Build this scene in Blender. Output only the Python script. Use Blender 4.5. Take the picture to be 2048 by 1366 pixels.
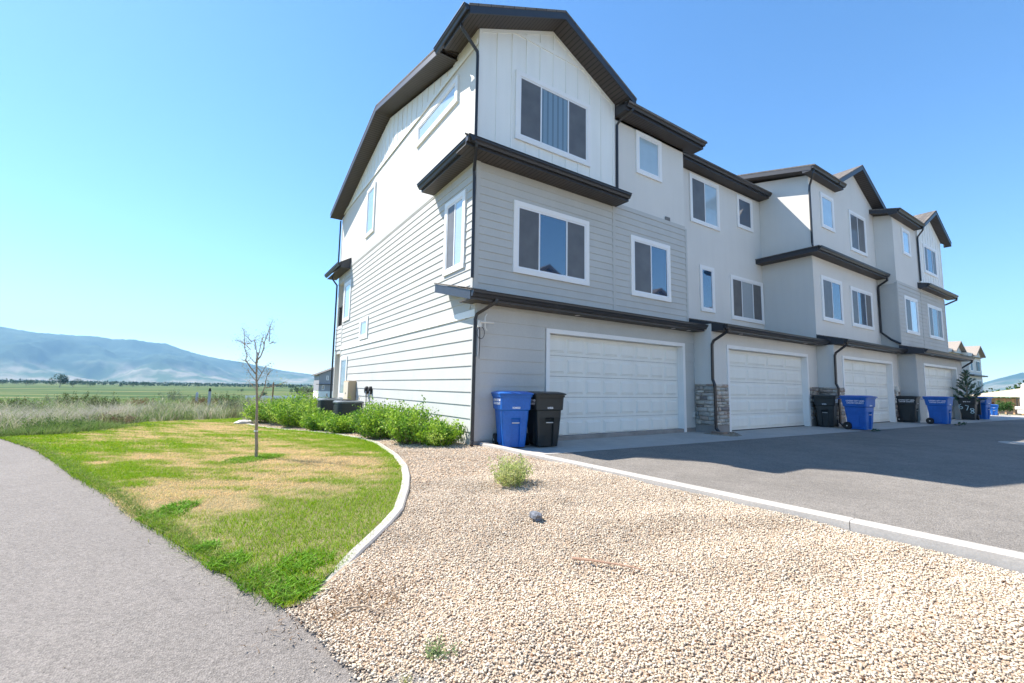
import bpy, bmesh, math, random
import numpy as np
from mathutils import Vector, Matrix
random.seed(7); RNG = np.random.default_rng(11)
S = bpy.context.scene
for o in list(bpy.data.objects): bpy.data.objects.remove(o)
C = S.collection
# ------------------------------------------------------------------ camera, sky, sun, exposure
CAM = Vector((-4.40, -7.965, 1.18))
def cam_axes(yaw, pitch, roll):
    cy, sy, cp, sp = math.cos(yaw), math.sin(yaw), math.cos(pitch), math.sin(pitch)
    f = Vector((cy*cp, sy*cp, sp)); r = Vector((sy, -cy, 0)); u = r.cross(f)
    r2 = r*math.cos(roll) + u*math.sin(roll)
    return r2, r2.cross(f), f
_r, _u, _f = cam_axes(math.radians(56.3689), math.radians(5.90626), math.radians(0.93951))
cd = bpy.data.cameras.new('camera'); co = bpy.data.objects.new('camera', cd); C.objects.link(co)
m = Matrix.Identity(4)
for i in range(3):
    m[i][0] = _r[i]; m[i][1] = _u[i]; m[i][2] = -_f[i]; m[i][3] = CAM[i]
co.matrix_world = m
cd.sensor_width = 36; cd.lens = 892.25/2048*36; cd.clip_start = 0.05; cd.clip_end = 40000
S.camera = co
SUN_TO = Vector((-.49, .67, 1.0)).normalized()
w = bpy.data.worlds.new('World'); S.world = w; w.use_nodes = True
nt = w.node_tree; bg = nt.nodes['Background']; sky = nt.nodes.new('ShaderNodeTexSky')
sky.sky_type = 'NISHITA'; sky.sun_disc = False
sky.sun_elevation = math.asin(SUN_TO.z); sky.sun_rotation = math.atan2(SUN_TO.x, SUN_TO.y)
sky.altitude = 1400; sky.air_density = 1.0; sky.dust_density = 0.3; sky.ozone_density = 1.5
hs = nt.nodes.new('ShaderNodeHueSaturation'); hs.inputs['Saturation'].default_value = 1.23
nt.links.new(sky.outputs[0], hs.inputs['Color']); nt.links.new(hs.outputs[0], bg.inputs[0]); bg.inputs[1].default_value = 0.10
sl = bpy.data.lights.new('sun', 'SUN'); sl.energy = 4.1; sl.angle = math.radians(0.5); sl.color = (1, .935, .85)
so = bpy.data.objects.new('sun', sl); C.objects.link(so); so.rotation_euler = SUN_TO.to_track_quat('Z', 'Y').to_euler(); so.location = (-20, 25, 40)
S.view_settings.view_transform = 'Standard'; S.view_settings.look = 'None'; S.view_settings.gamma = 1
S.view_settings.exposure = 1.58; S.view_settings.use_curve_mapping = False
S.cycles.max_bounces = 6; S.cycles.diffuse_bounces = 4; S.cycles.volume_bounces = 0; S.cycles.transparent_max_bounces = 8

# ------------------------------------------------------------------ materials
MATS = {}
def mat(name, col=(.5, .5, .5), rough=.7, spec=.5, metal=0, noise=None, bump=None, attr=False, coat=0, extra=None, ior=None):
    """noise=(scale, amount, detail); bump=(scale, strength, distance)"""
    if name in MATS: return MATS[name]
    m = bpy.data.materials.new(name); m.use_nodes = True; n = m.node_tree; N, L = n.nodes, n.links
    b = N['Principled BSDF']; b.inputs['Roughness'].default_value = rough; b.inputs['Metallic'].default_value = metal
    b.inputs['Specular IOR Level'].default_value = spec; b.inputs['Coat Weight'].default_value = coat
    b.inputs['Coat Roughness'].default_value = .03
    if ior: b.inputs['IOR'].default_value = ior
    geo = N.new('ShaderNodeNewGeometry')
    if attr:
        a = N.new('ShaderNodeAttribute'); a.attribute_name = 'col'; src = a.outputs['Color']
    else:
        r = N.new('ShaderNodeRGB'); r.outputs[0].default_value = (*col, 1); src = r.outputs[0]
    if noise:
        sets = noise if isinstance(noise, list) else [noise]
        for sc, am, dt in sets:
            t = N.new('ShaderNodeTexNoise'); t.inputs['Scale'].default_value = sc; t.inputs['Detail'].default_value = dt
            L.new(geo.outputs['Position'], t.inputs['Vector'])
            mr = N.new('ShaderNodeMapRange'); mr.inputs[1].default_value = .3; mr.inputs[2].default_value = .7
            mr.inputs[3].default_value = 1-am; mr.inputs[4].default_value = 1+am
            L.new(t.outputs[0], mr.inputs[0])
            mx = N.new('ShaderNodeVectorMath'); mx.operation = 'MULTIPLY'
            cx = N.new('ShaderNodeCombineXYZ')
            for i in range(3): L.new(mr.outputs[0], cx.inputs[i])
            L.new(src, mx.inputs[0]); L.new(cx.outputs[0], mx.inputs[1]); src = mx.outputs[0]
    L.new(src, b.inputs['Base Color'])
    if bump:
        t = N.new('ShaderNodeTexNoise'); t.inputs['Scale'].default_value = bump[0]; t.inputs['Detail'].default_value = 5
        L.new(geo.outputs['Position'], t.inputs['Vector'])
        bp = N.new('ShaderNodeBump'); bp.inputs['Strength'].default_value = bump[1]; bp.inputs['Distance'].default_value = bump[2]
        L.new(t.outputs[0], bp.inputs['Height']); L.new(bp.outputs[0], b.inputs['Normal'])
    if extra: extra(n, b, geo)
    MATS[name] = m; return m
def leafmat(name, trans=.35, rough=.55):
    m = mat(name, attr=True, rough=rough, spec=.10)
    n = m.node_tree; N, L = n.nodes, n.links; b = N['Principled BSDF']; out = N['Material Output']
    tr = N.new('ShaderNodeBsdfTranslucent'); a = [x for x in N if x.type == 'ATTRIBUTE'][0]
    L.new(a.outputs['Color'], tr.inputs[0]); mx = N.new('ShaderNodeMixShader'); mx.inputs[0].default_value = trans
    L.new(b.outputs[0], mx.inputs[1]); L.new(tr.outputs[0], mx.inputs[2]); L.new(mx.outputs[0], out.inputs[0]); return m
def grooves(axis, pitch, width, dark):
    """thin dark grooves across one axis, as on ribbed soffit panels"""
    def f(n, b, geo):
        N, L = n.nodes, n.links
        sp = N.new('ShaderNodeSeparateXYZ'); L.new(geo.outputs['Position'], sp.inputs[0])
        d = N.new('ShaderNodeMath'); d.operation = 'DIVIDE'; d.inputs[1].default_value = pitch
        L.new(sp.outputs[axis], d.inputs[0]); fr = N.new('ShaderNodeMath'); fr.operation = 'FRACT'; L.new(d.outputs[0], fr.inputs[0])
        lt = N.new('ShaderNodeMath'); lt.operation = 'LESS_THAN'; lt.inputs[1].default_value = width; L.new(fr.outputs[0], lt.inputs[0])
        lk = b.inputs['Base Color'].links[0]; src = lk.from_socket
        mx = N.new('ShaderNodeMix'); mx.data_type = 'RGBA'; L.new(lt.outputs[0], mx.inputs[0]); L.new(src, mx.inputs[6]); mx.inputs[7].default_value = (*dark, 1)
        L.new(mx.outputs[2], b.inputs['Base Color'])
    return f
def shingle_extra(n, b, geo):
    N, L = n.nodes, n.links
    mp = N.new('ShaderNodeMapping'); L.new(geo.outputs['Position'], mp.inputs[0]); 
    br = N.new('ShaderNodeTexBrick'); br.inputs['Scale'].default_value = 1; br.inputs['Brick Width'].default_value = .3; br.inputs['Row Height'].default_value = .14
    br.inputs['Mortar Size'].default_value = .008; br.inputs['Color1'].default_value = (.8, .8, .8, 1); br.inputs['Color2'].default_value = (1.15, 1.12, 1.1, 1); br.inputs['Mortar'].default_value = (.3, .3, .3, 1)
    L.new(mp.outputs[0], br.inputs['Vector'])
    src = b.inputs['Base Color'].links[0].from_socket
    mx = N.new('ShaderNodeVectorMath'); mx.operation = 'MULTIPLY'; L.new(src, mx.inputs[0]); L.new(br.outputs[0], mx.inputs[1]); L.new(mx.outputs[0], b.inputs['Base Color'])
M_SIDE = mat('grey_fibre_cement', (.53, .53, .50), .75, .3, noise=[(1.2, .04, 4), (30, .03, 3)], bump=(60, .15, .002))
M_STUC = mat('stucco', (.72, .70, .65), .9, .2, noise=[(.7, .03, 4), (120, .05, 2)], bump=(110, .5, .004))
M_WHITE = mat('white_board', (.87, .87, .82), .6, .35, noise=(.9, .02, 4))
M_TRIM = mat('white_trim', (.87, .86, .83), .5, .4, noise=(2, .02, 3))
M_VINYL = mat('white_vinyl', (.84, .85, .86), .35, .5)
M_METAL = mat('bronze_metal', (.026, .027, .031), .38, .5, noise=(3, .1, 3))
M_FASC = mat('fascia_metal', (.036, .039, .047), .4, .5, noise=(3, .08, 3))
M_SOFX = mat('soffit_ribbed', (.075, .064, .058), .6, .4, noise=(2, .08, 3), extra=grooves(0, .10, .22, (.028, .024, .022)))
M_SOFY = mat('soffit_ribbed_side', (.075, .064, .058), .6, .4, noise=(2, .08, 3), extra=grooves(1, .10, .22, (.028, .024, .022)))
M_SHIN = mat('shingles', (.17, .155, .14), .95, .2, noise=[(60, .3, 3), (2, .1, 3)], extra=shingle_extra)
M_SHIN2 = mat('tan_shingles', (.30, .26, .22), .95, .2, noise=[(20, .2, 3)])
M_GLASS = mat('window_glass', (.012, .045, .10), .03, .5, ior=2.7, bump=(1.6, .05, .01))
M_GLASSL = mat('frosted_glass', (.40, .50, .54), .18, .8, coat=1, noise=(3, .05, 2))
M_BLIND = mat('window_blind', (.34, .38, .40), .1, .8, coat=1, extra=grooves(2, .05, .12, (.25, .29, .31)))
M_CURT = mat('curtained_glass', (.20, .27, .31), .08, .8, coat=1, extra=grooves(0, .16, .35, (.12, .17, .20)))
M_SCREEN = mat('insect_screen', (.115, .115, .115), .6, .5, coat=.35, noise=(3, .15, 3))
M_CONC = mat('concrete', (.44, .41, .37), .9, .2, noise=[(1.3, .07, 5), (50, .08, 3)], bump=(90, .3, .003))
M_CONCF = mat('foundation_concrete', (.30, .28, .26), .9, .2, noise=[(3, .15, 5)], bump=(60, .4, .004))
M_DOOR = mat('garage_door_paint', (.85, .84, .77), .5, .4, noise=(1.1, .015, 3))
M_BEIGE = mat('beige_stucco', (.36, .31, .27), .9, .2, noise=(2, .04, 3))
M_RUB = mat('black_rubber', (.02, .02, .02), .7, .4)
M_GALV = mat('galvanised_metal', (.45, .46, .47), .4, .5, metal=.7)
M_IVORY = mat('ivory_plastic', (.68, .66, .60), .45, .5)
M_LAMP = mat('recessed_light_lens', (.75, .72, .66), .3, .5)

for m_, a_ in ((M_SIDE, .02), (M_STUC, .022), (M_WHITE, .035), (M_DOOR, .04), (M_CONC, .08)):
    n_ = m_.node_tree; N_, L_ = n_.nodes, n_.links; b_ = N_['Principled BSDF']; src_ = b_.inputs['Base Color'].links[0].from_socket
    g_ = [x for x in N_ if x.type == 'NEW_GEOMETRY'][0]; mp_ = N_.new('ShaderNodeMapping'); mp_.inputs['Scale'].default_value = (5, 5, .35); L_.new(g_.outputs['Position'], mp_.inputs[0])
    t_ = N_.new('ShaderNodeTexNoise'); t_.inputs['Scale'].default_value = 1; t_.inputs['Detail'].default_value = 6; L_.new(mp_.outputs[0], t_.inputs['Vector'])
    r_ = N_.new('ShaderNodeMapRange'); r_.inputs[1].default_value = .35; r_.inputs[2].default_value = .6; r_.inputs[3].default_value = 1-a_; r_.inputs[4].default_value = 1.0; L_.new(t_.outputs[0], r_.inputs[0])
    x_ = N_.new('ShaderNodeVectorMath'); x_.operation = 'SCALE'; L_.new(src_, x_.inputs[0]); L_.new(r_.outputs[0], x_.inputs['Scale']); L_.new(x_.outputs[0], b_.inputs['Base Color'])
# ------------------------------------------------------------------ mesh helpers
BASE = {}
class MB:
    def __init__(s): s.v = []; s.f = []
    def add(s, vs, fs):
        k = len(s.v); s.v += [tuple(v) for v in vs]; s.f += [tuple(i+k for i in f) for f in fs]
    def box(s, x0, x1, y0, y1, z0, z1, T=None):
        vs = [(x, y, z) for x in (x0, x1) for y in (y0, y1) for z in (z0, z1)]
        if T: vs = [T(*v) for v in vs]
        s.add(vs, [(0, 1, 3, 2), (4, 6, 7, 5), (0, 4, 5, 1), (2, 3, 7, 6), (0, 2, 6, 4), (1, 5, 7, 3)])
    def prism(s, poly, w0, w1, T):
        n = len(poly); vs = [T(u, v, w0) for u, v in poly] + [T(u, v, w1) for u, v in poly]
        s.add(vs, [tuple(range(n)), tuple(range(2*n-1, n-1, -1))] + [(i, (i+1) % n, n+(i+1) % n, n+i) for i in range(n)])
    def frust(s, u0, u1, v0, v1, w0, w1, ins, T):
        a = [T(*p) for p in ((u0, v0, w0), (u1, v0, w0), (u1, v1, w0), (u0, v1, w0))]
        b = [T(*p) for p in ((u0+ins, v0+ins, w1), (u1-ins, v0+ins, w1), (u1-ins, v1-ins, w1), (u0+ins, v1-ins, w1))]
        s.add(a+b, [(3, 2, 1, 0), (4, 5, 6, 7), (0, 1, 5, 4), (1, 2, 6, 5), (2, 3, 7, 6), (3, 0, 4, 7)])
    def pipe(s, pts, r, n=8, r1=None, sq=1.0):
        pts = [Vector(p) for p in pts]; rings = []; m = len(pts)
        for i, p in enumerate(pts):
            d = ((pts[min(i+1, m-1)]-p).normalized() + (p-pts[max(i-1, 0)]).normalized())
            d = d.normalized() if d.length > 1e-6 else Vector((0, 0, 1))
            a = d.cross(Vector((0.31, .95, 0.02)) if abs(d.y) < .9 else Vector((1, 0, 0))).normalized(); b = d.cross(a)
            rr = r if r1 is None else r + (r1-r)*i/(m-1)
            rings.append([p + (a*math.cos(t)+b*math.sin(t)*sq)*rr for t in [2*math.pi*(k+.5)/n for k in range(n)]])
        s.loft(rings)
    def loft(s, rings, cap=True):
        n = len(rings[0]); vs = [v for r in rings for v in r]; fs = []
        for i in range(len(rings)-1):
            for k in range(n): fs.append((i*n+k, i*n+(k+1) % n, (i+1)*n+(k+1) % n, (i+1)*n+k))
        if cap: fs += [tuple(range(n-1, -1, -1)), tuple(range((len(rings)-1)*n, len(rings)*n))]
        s.add(vs, fs)
    def build(s, name, m, parent=None, smooth=False, bevel=0, local=False):
        me = bpy.data.meshes.new(name); off = Vector((0, 0, 0))
        if parent is not None and not local: off = BASE.get(parent.name, Vector((0, 0, 0)))
        me.from_pydata([Vector(v)-off for v in s.v], [], s.f)
        bm = bmesh.new(); bm.from_mesh(me); bmesh.ops.recalc_face_normals(bm, faces=bm.faces)
        if bevel:
            bmesh.ops.bevel(bm, geom=[e for e in bm.edges if e.calc_face_angle(0) > .5], offset=bevel, segments=2, affect='EDGES', profile=.6)
        bm.to_mesh(me); bm.free()
        if smooth:
            for p in me.polygons: p.use_smooth = True
        me.materials.append(m)
        o = bpy.data.objects.new(name, me); C.objects.link(o)
        if parent is not None: o.parent = parent; BASE[o.name] = off
        return o
def npmesh(name, V, F, m, col=None, parent=None, smooth=False):
    V = np.asarray(V, np.float32); F = np.asarray(F, np.int32); k = F.shape[1]
    me = bpy.data.meshes.new(name); me.vertices.add(len(V)); me.vertices.foreach_set('co', V.ravel())
    me.loops.add(F.size); me.loops.foreach_set('vertex_index', F.ravel()); me.polygons.add(len(F))
    me.polygons.foreach_set('loop_start', np.arange(0, F.size, k, dtype=np.int32)); me.polygons.foreach_set('loop_total', np.full(len(F), k, np.int32))
    if smooth: me.polygons.foreach_set('use_smooth', np.ones(len(F), bool))
    me.update(calc_edges=True)
    if col is not None:
        a = me.attributes.new('col', 'FLOAT_COLOR', 'POINT'); c4 = np.ones((len(V), 4), np.float32); c4[:, :3] = col; a.data.foreach_set('color', c4.ravel())
    me.materials.append(m); o = bpy.data.objects.new(name, me); C.objects.link(o)
    if parent is not None: o.parent = parent
    return o
def tag(o, label=None, cat=None, group=None, kind=None):
    for k, v in (('label', label), ('category', cat), ('group', group), ('kind', kind)):
        if v: o[k] = v
    return o
def thing(name, loc, label, cat, group=None, rz=0):
    o = bpy.data.objects.new(name, None); o.empty_display_size = .3; C.objects.link(o); o.location = loc; o.rotation_euler.z = rz
    BASE[o.name] = Vector(loc); return tag(o, label, cat, group)
def dup(root, loc, rz, label, group, scale=None):
    def rec(o, par):
        c = o.copy(); C.objects.link(c); c.parent = par
        for ch in list(kids.get(o.name, [])): rec(ch, c)
        return c
    kids = {}
    for o in bpy.data.objects:
        if o.parent: kids.setdefault(o.parent.name, []).append(o)
    r = rec(root, None); r.location = loc; r.rotation_euler.z = rz; tag(r, label, None, group)
    if scale: r.scale = scale
    return r
def TF(c):   # facade facing -Y on plane y=c : (u=x, v=z, w=outward)
    return lambda u, v, w: (u, c-w, v)
def TE(c):   # face looking -X on plane x=c : (u=y, v=z, w=outward)
    return lambda u, v, w: (c-w, u, v)
def TR(c): return lambda u, v, w: (c+w, u, v)
def text(s, size, m, parent, loc, rot, name='lettering', bold=0.0, ext=.001):
    cu = bpy.data.curves.new('t', 'FONT'); cu.body = s; cu.size = size; cu.extrude = ext; cu.offset = bold; cu.align_x = 'CENTER'; cu.resolution_u = 2
    o = bpy.data.objects.new('t', cu); C.objects.link(o); dg = bpy.context.evaluated_depsgraph_get(); dg.update()
    me = bpy.data.meshes.new_from_object(o.evaluated_get(dg)); bpy.data.objects.remove(o)
    me.name = name; me.materials.clear(); me.materials.append(m)
    q = bpy.data.objects.new(name, me); C.objects.link(q); q.parent = parent; q.location = loc; q.rotation_euler = rot; return q

# ------------------------------------------------------------------ terrain functions
XPY = [-20, -9, -5.74, -4.8, -3.7, -2.6, -1.8, -.6, 1.0, 2.9, 4.9, 7.2, 12]; XPX = [-3.0, -3.3, -3.65, -3.85, -4.28, -4.65, -4.95, -5.29, -5.88, -6.5, -7.2, -8.2, -10.5]
def xp(y): return np.interp(y, XPY, XPX)
def g(x, y):
    x = np.asarray(x, float); y = np.asarray(y, float)
    t = np.clip((x-xp(y))/(0-xp(y)), 0, 1); zw = np.interp(y, [-8, -7, -3, 0, 8], [-.02, 0, .04, .02, -.15])
    z = -.22+(zw+.22)*t
    z = z - np.clip(.029*(y-13), 0, 6.8)
    z = z - np.where(y < 13, 1, 0)*np.clip(.03*(x-37), 0, 2.0)
    return z
XEY = [-5.0, -4.61, -4.41, -4.05, -3.70, -3.34, -2.61, -1.96, -1.22, -.18, 1.75, 3.0, 4.4, 5.6, 6.74, 8.2, 9.6, 10.4]
XEX = [-3.80, -3.67, -3.49, -3.18, -2.90, -2.65, -2.31, -2.05, -1.81, -1.59, -1.33, -1.38, -1.62, -2.05, -2.6, -3.05, -3.35, -3.5]
def xe(y): return np.interp(y, XEY, XEX)
def rough(x, y, s, a):
    return a*(np.sin(x*s*1.3+1.7*np.sin(y*s*.7))*np.cos(y*s*1.1+1.3*np.sin(x*s*.9)))
def strip(name, ys, fa, fb, nx, m, dz=0, rag=0, relief=0, kind='structure'):
    V = []; F = []
    for y in ys:
        a, b = float(fa(y)), float(fb(y))
        for i in range(nx+1):
            x = a+(b-a)*i/nx; V.append((x, y, float(g(x, y))+dz+relief*math.sin(x*5.1+y*2)*math.cos(y*4.3-x)))
    for j in range(len(ys)-1):
        for i in range(nx): k = j*(nx+1)+i; F.append((k, k+1, k+nx+2, k+nx+1))
    return tag(npmesh(name, V, F, m), kind=kind)

# ground sheet reaching the hills
def field_extra(n, b, geo):
    N, L = n.nodes, n.links
    sp = N.new('ShaderNodeSeparateXYZ'); L.new(geo.outputs['Position'], sp.inputs[0])
    mp = N.new('ShaderNodeMapping'); mp.inputs['Scale'].default_value = (.009, .045, .02); L.new(geo.outputs['Position'], mp.inputs[0])
    t = N.new('ShaderNodeTexNoise'); t.inputs['Scale'].default_value = 1; t.inputs['Detail'].default_value = 6; L.new(mp.outputs[0], t.inputs['Vector'])
    cr = N.new('ShaderNodeValToRGB'); e = cr.color_ramp.elements
    e[0].position = .36; e[0].color = (.025, .06, .012, 1); e[1].position = .62; e[1].color = (.17, .17, .06, 1)
    k = e.new(.5); k.color = (.05, .10, .018, 1); L.new(t.outputs[0], cr.inputs[0])
    t2 = N.new('ShaderNodeTexNoise'); t2.inputs['Scale'].default_value = .35; t2.inputs['Detail'].default_value = 8; L.new(geo.outputs['Position'], t2.inputs['Vector'])
    c2 = N.new('ShaderNodeValToRGB'); e = c2.color_ramp.elements; e[0].position = .38; e[0].color = (.10, .13, .05, 1); e[1].position = .62; e[1].color = (.30, .25, .17, 1)
    L.new(t2.outputs[0], c2.inputs[0])
    mr = N.new('ShaderNodeMapRange'); mr.inputs[1].default_value = 110; mr.inputs[2].default_value = 190; L.new(sp.outputs[1], mr.inputs[0])
    mx = N.new('ShaderNodeMix'); mx.data_type = 'RGBA'; L.new(mr.outputs[0], mx.inputs[0]); L.new(c2.outputs[0], mx.inputs[6]); L.new(cr.outputs[0], mx.inputs[7])
    t3 = N.new('ShaderNodeTexNoise'); t3.inputs['Scale'].default_value = .0012; t3.inputs['Detail'].default_value = 6; L.new(geo.outputs['Position'], t3.inputs['Vector'])
    c3 = N.new('ShaderNodeValToRGB'); e = c3.color_ramp.elements; e[0].position = .42; e[0].color = (.10, .15, .06, 1); e[1].position = .6; e[1].color = (.38, .32, .22, 1); L.new(t3.outputs[0], c3.inputs[0])
    m2 = N.new('ShaderNodeMapRange'); m2.inputs[1].default_value = 1300; m2.inputs[2].default_value = 2400; L.new(sp.outputs[1], m2.inputs[0])
    mz = N.new('ShaderNodeMix'); mz.data_type = 'RGBA'; L.new(m2.outputs[0], mz.inputs[0]); L.new(mx.outputs[2], mz.inputs[6]); L.new(c3.outputs[0], mz.inputs[7])
    L.new(mz.outputs[2], b.inputs['Base Color'])
M_FIELD = mat('field_ground', (.1, .15, .05), .95, .1, extra=field_extra)
def gs(lo, hi, n0, c): # graded lines
    a = np.sinh(np.linspace(-1, 1, n0)*4.2)/math.sinh(4.2); return np.where(a < 0, a*(c-lo), a*(hi-c))+c
gx = gs(-11500, 11500, 150, -2); gy = gs(-11500, 11500, 170, 6)
X, Y = np.meshgrid(gx, gy); Z = g(X, Y)-.10
Z = np.where((X > -.5) & (Y < 13.5) & (X < 36) & (Y > -45), np.minimum(Z, -.25), Z)
n1 = len(gx); F = [(j*n1+i, j*n1+i+1, (j+1)*n1+i+1, (j+1)*n1+i) for j in range(len(gy)-1) for i in range(n1-1)]
tag(npmesh('ground', np.stack([X.ravel(), Y.ravel(), Z.ravel()], 1), F, M_FIELD, smooth=True), kind='structure')

# paved path, soil under lawn and gravel
def path_extra(n, b, geo):
    N, L = n.nodes, n.links
    v = N.new('ShaderNodeTexVoronoi'); v.inputs['Scale'].default_value = 95; L.new(geo.outputs['Position'], v.inputs['Vector'])
    sp = N.new('ShaderNodeSeparateColor'); L.new(v.outputs['Color'], sp.inputs[0])
    mr = N.new('ShaderNodeMapRange'); mr.inputs[3].default_value = .74; mr.inputs[4].default_value = 1.30; L.new(sp.outputs[0], mr.inputs[0])
    cx = N.new('ShaderNodeCombineXYZ')
    for i in range(3): L.new(mr.outputs[0], cx.inputs[i])
    src = b.inputs['Base Color'].links[0].from_socket; mx = N.new('ShaderNodeVectorMath'); mx.operation = 'MULTIPLY'
    L.new(src, mx.inputs[0]); L.new(cx.outputs[0], mx.inputs[1]); L.new(mx.outputs[0], b.inputs['Base Color'])
    for sc_, th, lo_ in ((24, .07, .35), (38, .09, 1.45), (9, .03, .4)):   # pits, pale chips, larger dark stones
        v2 = N.new('ShaderNodeTexVoronoi'); v2.inputs['Scale'].default_value = sc_; L.new(geo.outputs['Position'], v2.inputs['Vector'])
        m2 = N.new('ShaderNodeMapRange'); m2.inputs[1].default_value = th; m2.inputs[2].default_value = th*1.6; m2.inputs[3].default_value = lo_; m2.inputs[4].default_value = 1; L.new(v2.outputs['Distance'], m2.inputs[0])
        s2 = b.inputs['Base Color'].links[0].from_socket; x2 = N.new('ShaderNodeVectorMath'); x2.operation = 'SCALE'; L.new(s2, x2.inputs[0]); L.new(m2.outputs[0], x2.inputs['Scale']); L.new(x2.outputs[0], b.inputs['Base Color'])
    # fine wandering cracks
    nz = N.new('ShaderNodeTexNoise'); nz.inputs['Scale'].default_value = 1.3; nz.inputs['Detail'].default_value = 4; L.new(geo.outputs['Position'], nz.inputs['Vector'])
    ad = N.new('ShaderNodeVectorMath'); ad.operation = 'MULTIPLY_ADD'; L.new(nz.outputs['Color'], ad.inputs[0]); ad.inputs[1].default_value = (1.1, 1.1, 0); L.new(geo.outputs['Position'], ad.inputs[2])
    vc = N.new('ShaderNodeTexVoronoi'); vc.feature = 'DISTANCE_TO_EDGE'; vc.inputs['Scale'].default_value = .34; L.new(ad.outputs[0], vc.inputs['Vector'])
    mc = N.new('ShaderNodeMapRange'); mc.inputs[1].default_value = .0006; mc.inputs[2].default_value = .0022; mc.inputs[3].default_value = .8; mc.inputs[4].default_value = 1; L.new(vc.outputs['Distance'], mc.inputs[0])
    s2 = b.inputs['Base Color'].links[0].from_socket; x2 = N.new('ShaderNodeVectorMath'); x2.operation = 'SCALE'; L.new(s2, x2.inputs[0]); L.new(mc.outputs[0], x2.inputs['Scale']); L.new(x2.outputs[0], b.inputs['Base Color'])
    bp = N.new('ShaderNodeBump'); bp.inputs['Strength'].default_value = .8; bp.inputs['Distance'].default_value = .007; L.new(v.outputs['Distance'], bp.inputs['Height']); L.new(bp.outputs[0], b.inputs['Normal'])
M_PATH = mat('path_asphalt', (.19, .172, .155), .9, .25, noise=[(.5, .06, 5), (6, .04, 4), (240, .18, 2)], extra=path_extra)
M_ASPH = mat('road_asphalt', (.195, .178, .157), .9, .25, noise=[(.35, .13, 6), (2.2, .08, 5), (9, .06, 4), (200, .2, 2)], extra=path_extra)
M_SOIL = mat('gravel_soil', (.36, .27, .19), .95, .1, noise=[(8, .15, 4), (60, .25, 3)])
M_TURF = mat('turf_soil', (.20, .17, .09), .95, .1, noise=[(3, .2, 4), (40, .3, 3)])
def ragged(y): return xp(y)+.03*math.sin(y*9)+.02*math.sin(y*23+1)
strip('path', np.concatenate([np.arange(-24, -6, .6), np.arange(-6, 12, .12)]), lambda y: xp(y)-4.2, lambda y: xp(y)+.35, 10, M_PATH, -.004)
def lawn_l(y):
    if y < 7.83: return xp(y)-.05
    return float(np.interp(y, [7.83, 8.77, 11.53, 12.04], [-8.46, -7.6, -6.08, -3.6]))
def lawn_r(y): return xe(y)-.1 if y < 10.3 else float(np.interp(y, [10.3, 12.04], [-3.6, -3.4]))
strip('lawn_soil', np.arange(-4.75, 12.05, .1), lawn_l, lawn_r, 30, M_TURF, .012)
strip('gravel_bed', np.arange(-14, 11, .1), lambda y: (xe(y)-.03 if y > -4.62 else xp(y)-.02*math.sin(y*17)-.015*math.sin(y*41)), lambda y: .10 if y < 0 else -.0, 40, M_SOIL, .006, relief=.012)

# driveway, aprons, kerb
def apron(x): return -1.5-.057*x
def road_mesh():
    xs = [.2]+list(np.arange(1, 37.01, 1.0)); V = []; F = []
    for x in xs: V += [(x+(.35 if x == .2 else 0), -45, -.0), (x, apron(x), 0)]
    V[0] = (1.6, -45, 0)
    for i in range(len(xs)-1): F.append((2*i, 2*i+2, 2*i+3, 2*i+1))
    return V, F
V, F = road_mesh(); tag(npmesh('road', V, F, M_ASPH), kind='structure')
b = MB(); V = []
for i in range(14):
    x0 = .16+i*2.6; x1 = x0+2.594
    b.add([(x0, apron(x0), .004), (x1, apron(x1), .004), (x1, 1.4 if x0 > 0 else 0, .004), (x0, 1.4, .004)], [(0, 1, 2, 3)])
tag(b.build('driveway', M_CONC), kind='structure')
def kx(y): return .03+.031*(-y)
b = MB()
ys = [-.18]+[-.18-3.05*k for k in range(1, 6)]
for y0, y1 in zip(ys[:-1], ys[1:]):
    y1 += .006; prof = [(0.02, -.12), (0.02, .075), (.035, .09), (.145, .09), (.16, .075), (.16, -.12)]
    sub = [y0+(y1-y0)*k/6 for k in range(7)]
    b.loft([[(kx(y)+dx, y, z) for dx, z in prof] for y in sub])
tag(b.build('concrete_kerb', M_CONC), 'long low concrete kerb between the gravel bed and the asphalt drive', 'kerb')
b = MB(); yy = list(np.arange(-4.66, 10.3, .12)); rings = []
for y in yy:
    x = float(xe(y)); dx = float(xe(y+.05)-xe(y-.05))/.1; nrm = Vector((1, -dx, 0)).normalized(); z = float(g(x, y))
    z += .035 - max(0, .055*(1-(y+4.66)/.5)) if y < -4.16 else .035
    rings.append([Vector((x, y, z0))+nrm*d for d, z0 in ((0, z-.1), (0, z-.012), (-.015, z), (-.09, z), (-.105, z-.012), (-.105, z-.1))])
b.loft(rings); tag(b.build('lawn_edging', M_CONC), 'curved pale concrete edging strip around the lawn', 'edging')
b = MB(); cx_, cy_ = 12.55, -5.75
def disc(b, cx, cy, r, z0, z1, n=28): b.loft([[(cx+math.cos(t)*r, cy+math.sin(t)*r, z) for t in [2*math.pi*k/n for k in range(n)]] for z in (z0, z1)])
t = thing('manhole_cover', (cx_, cy_, 0), 'round manhole cover with a pale concrete collar set in the asphalt', 'manhole cover')
disc(b, cx_, cy_, .55, -.05, .006); b.build('collar', M_CONC, t); b = MB(); disc(b, cx_, cy_, .33, .006, .014); b.build('lid', M_METAL, t)

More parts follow.
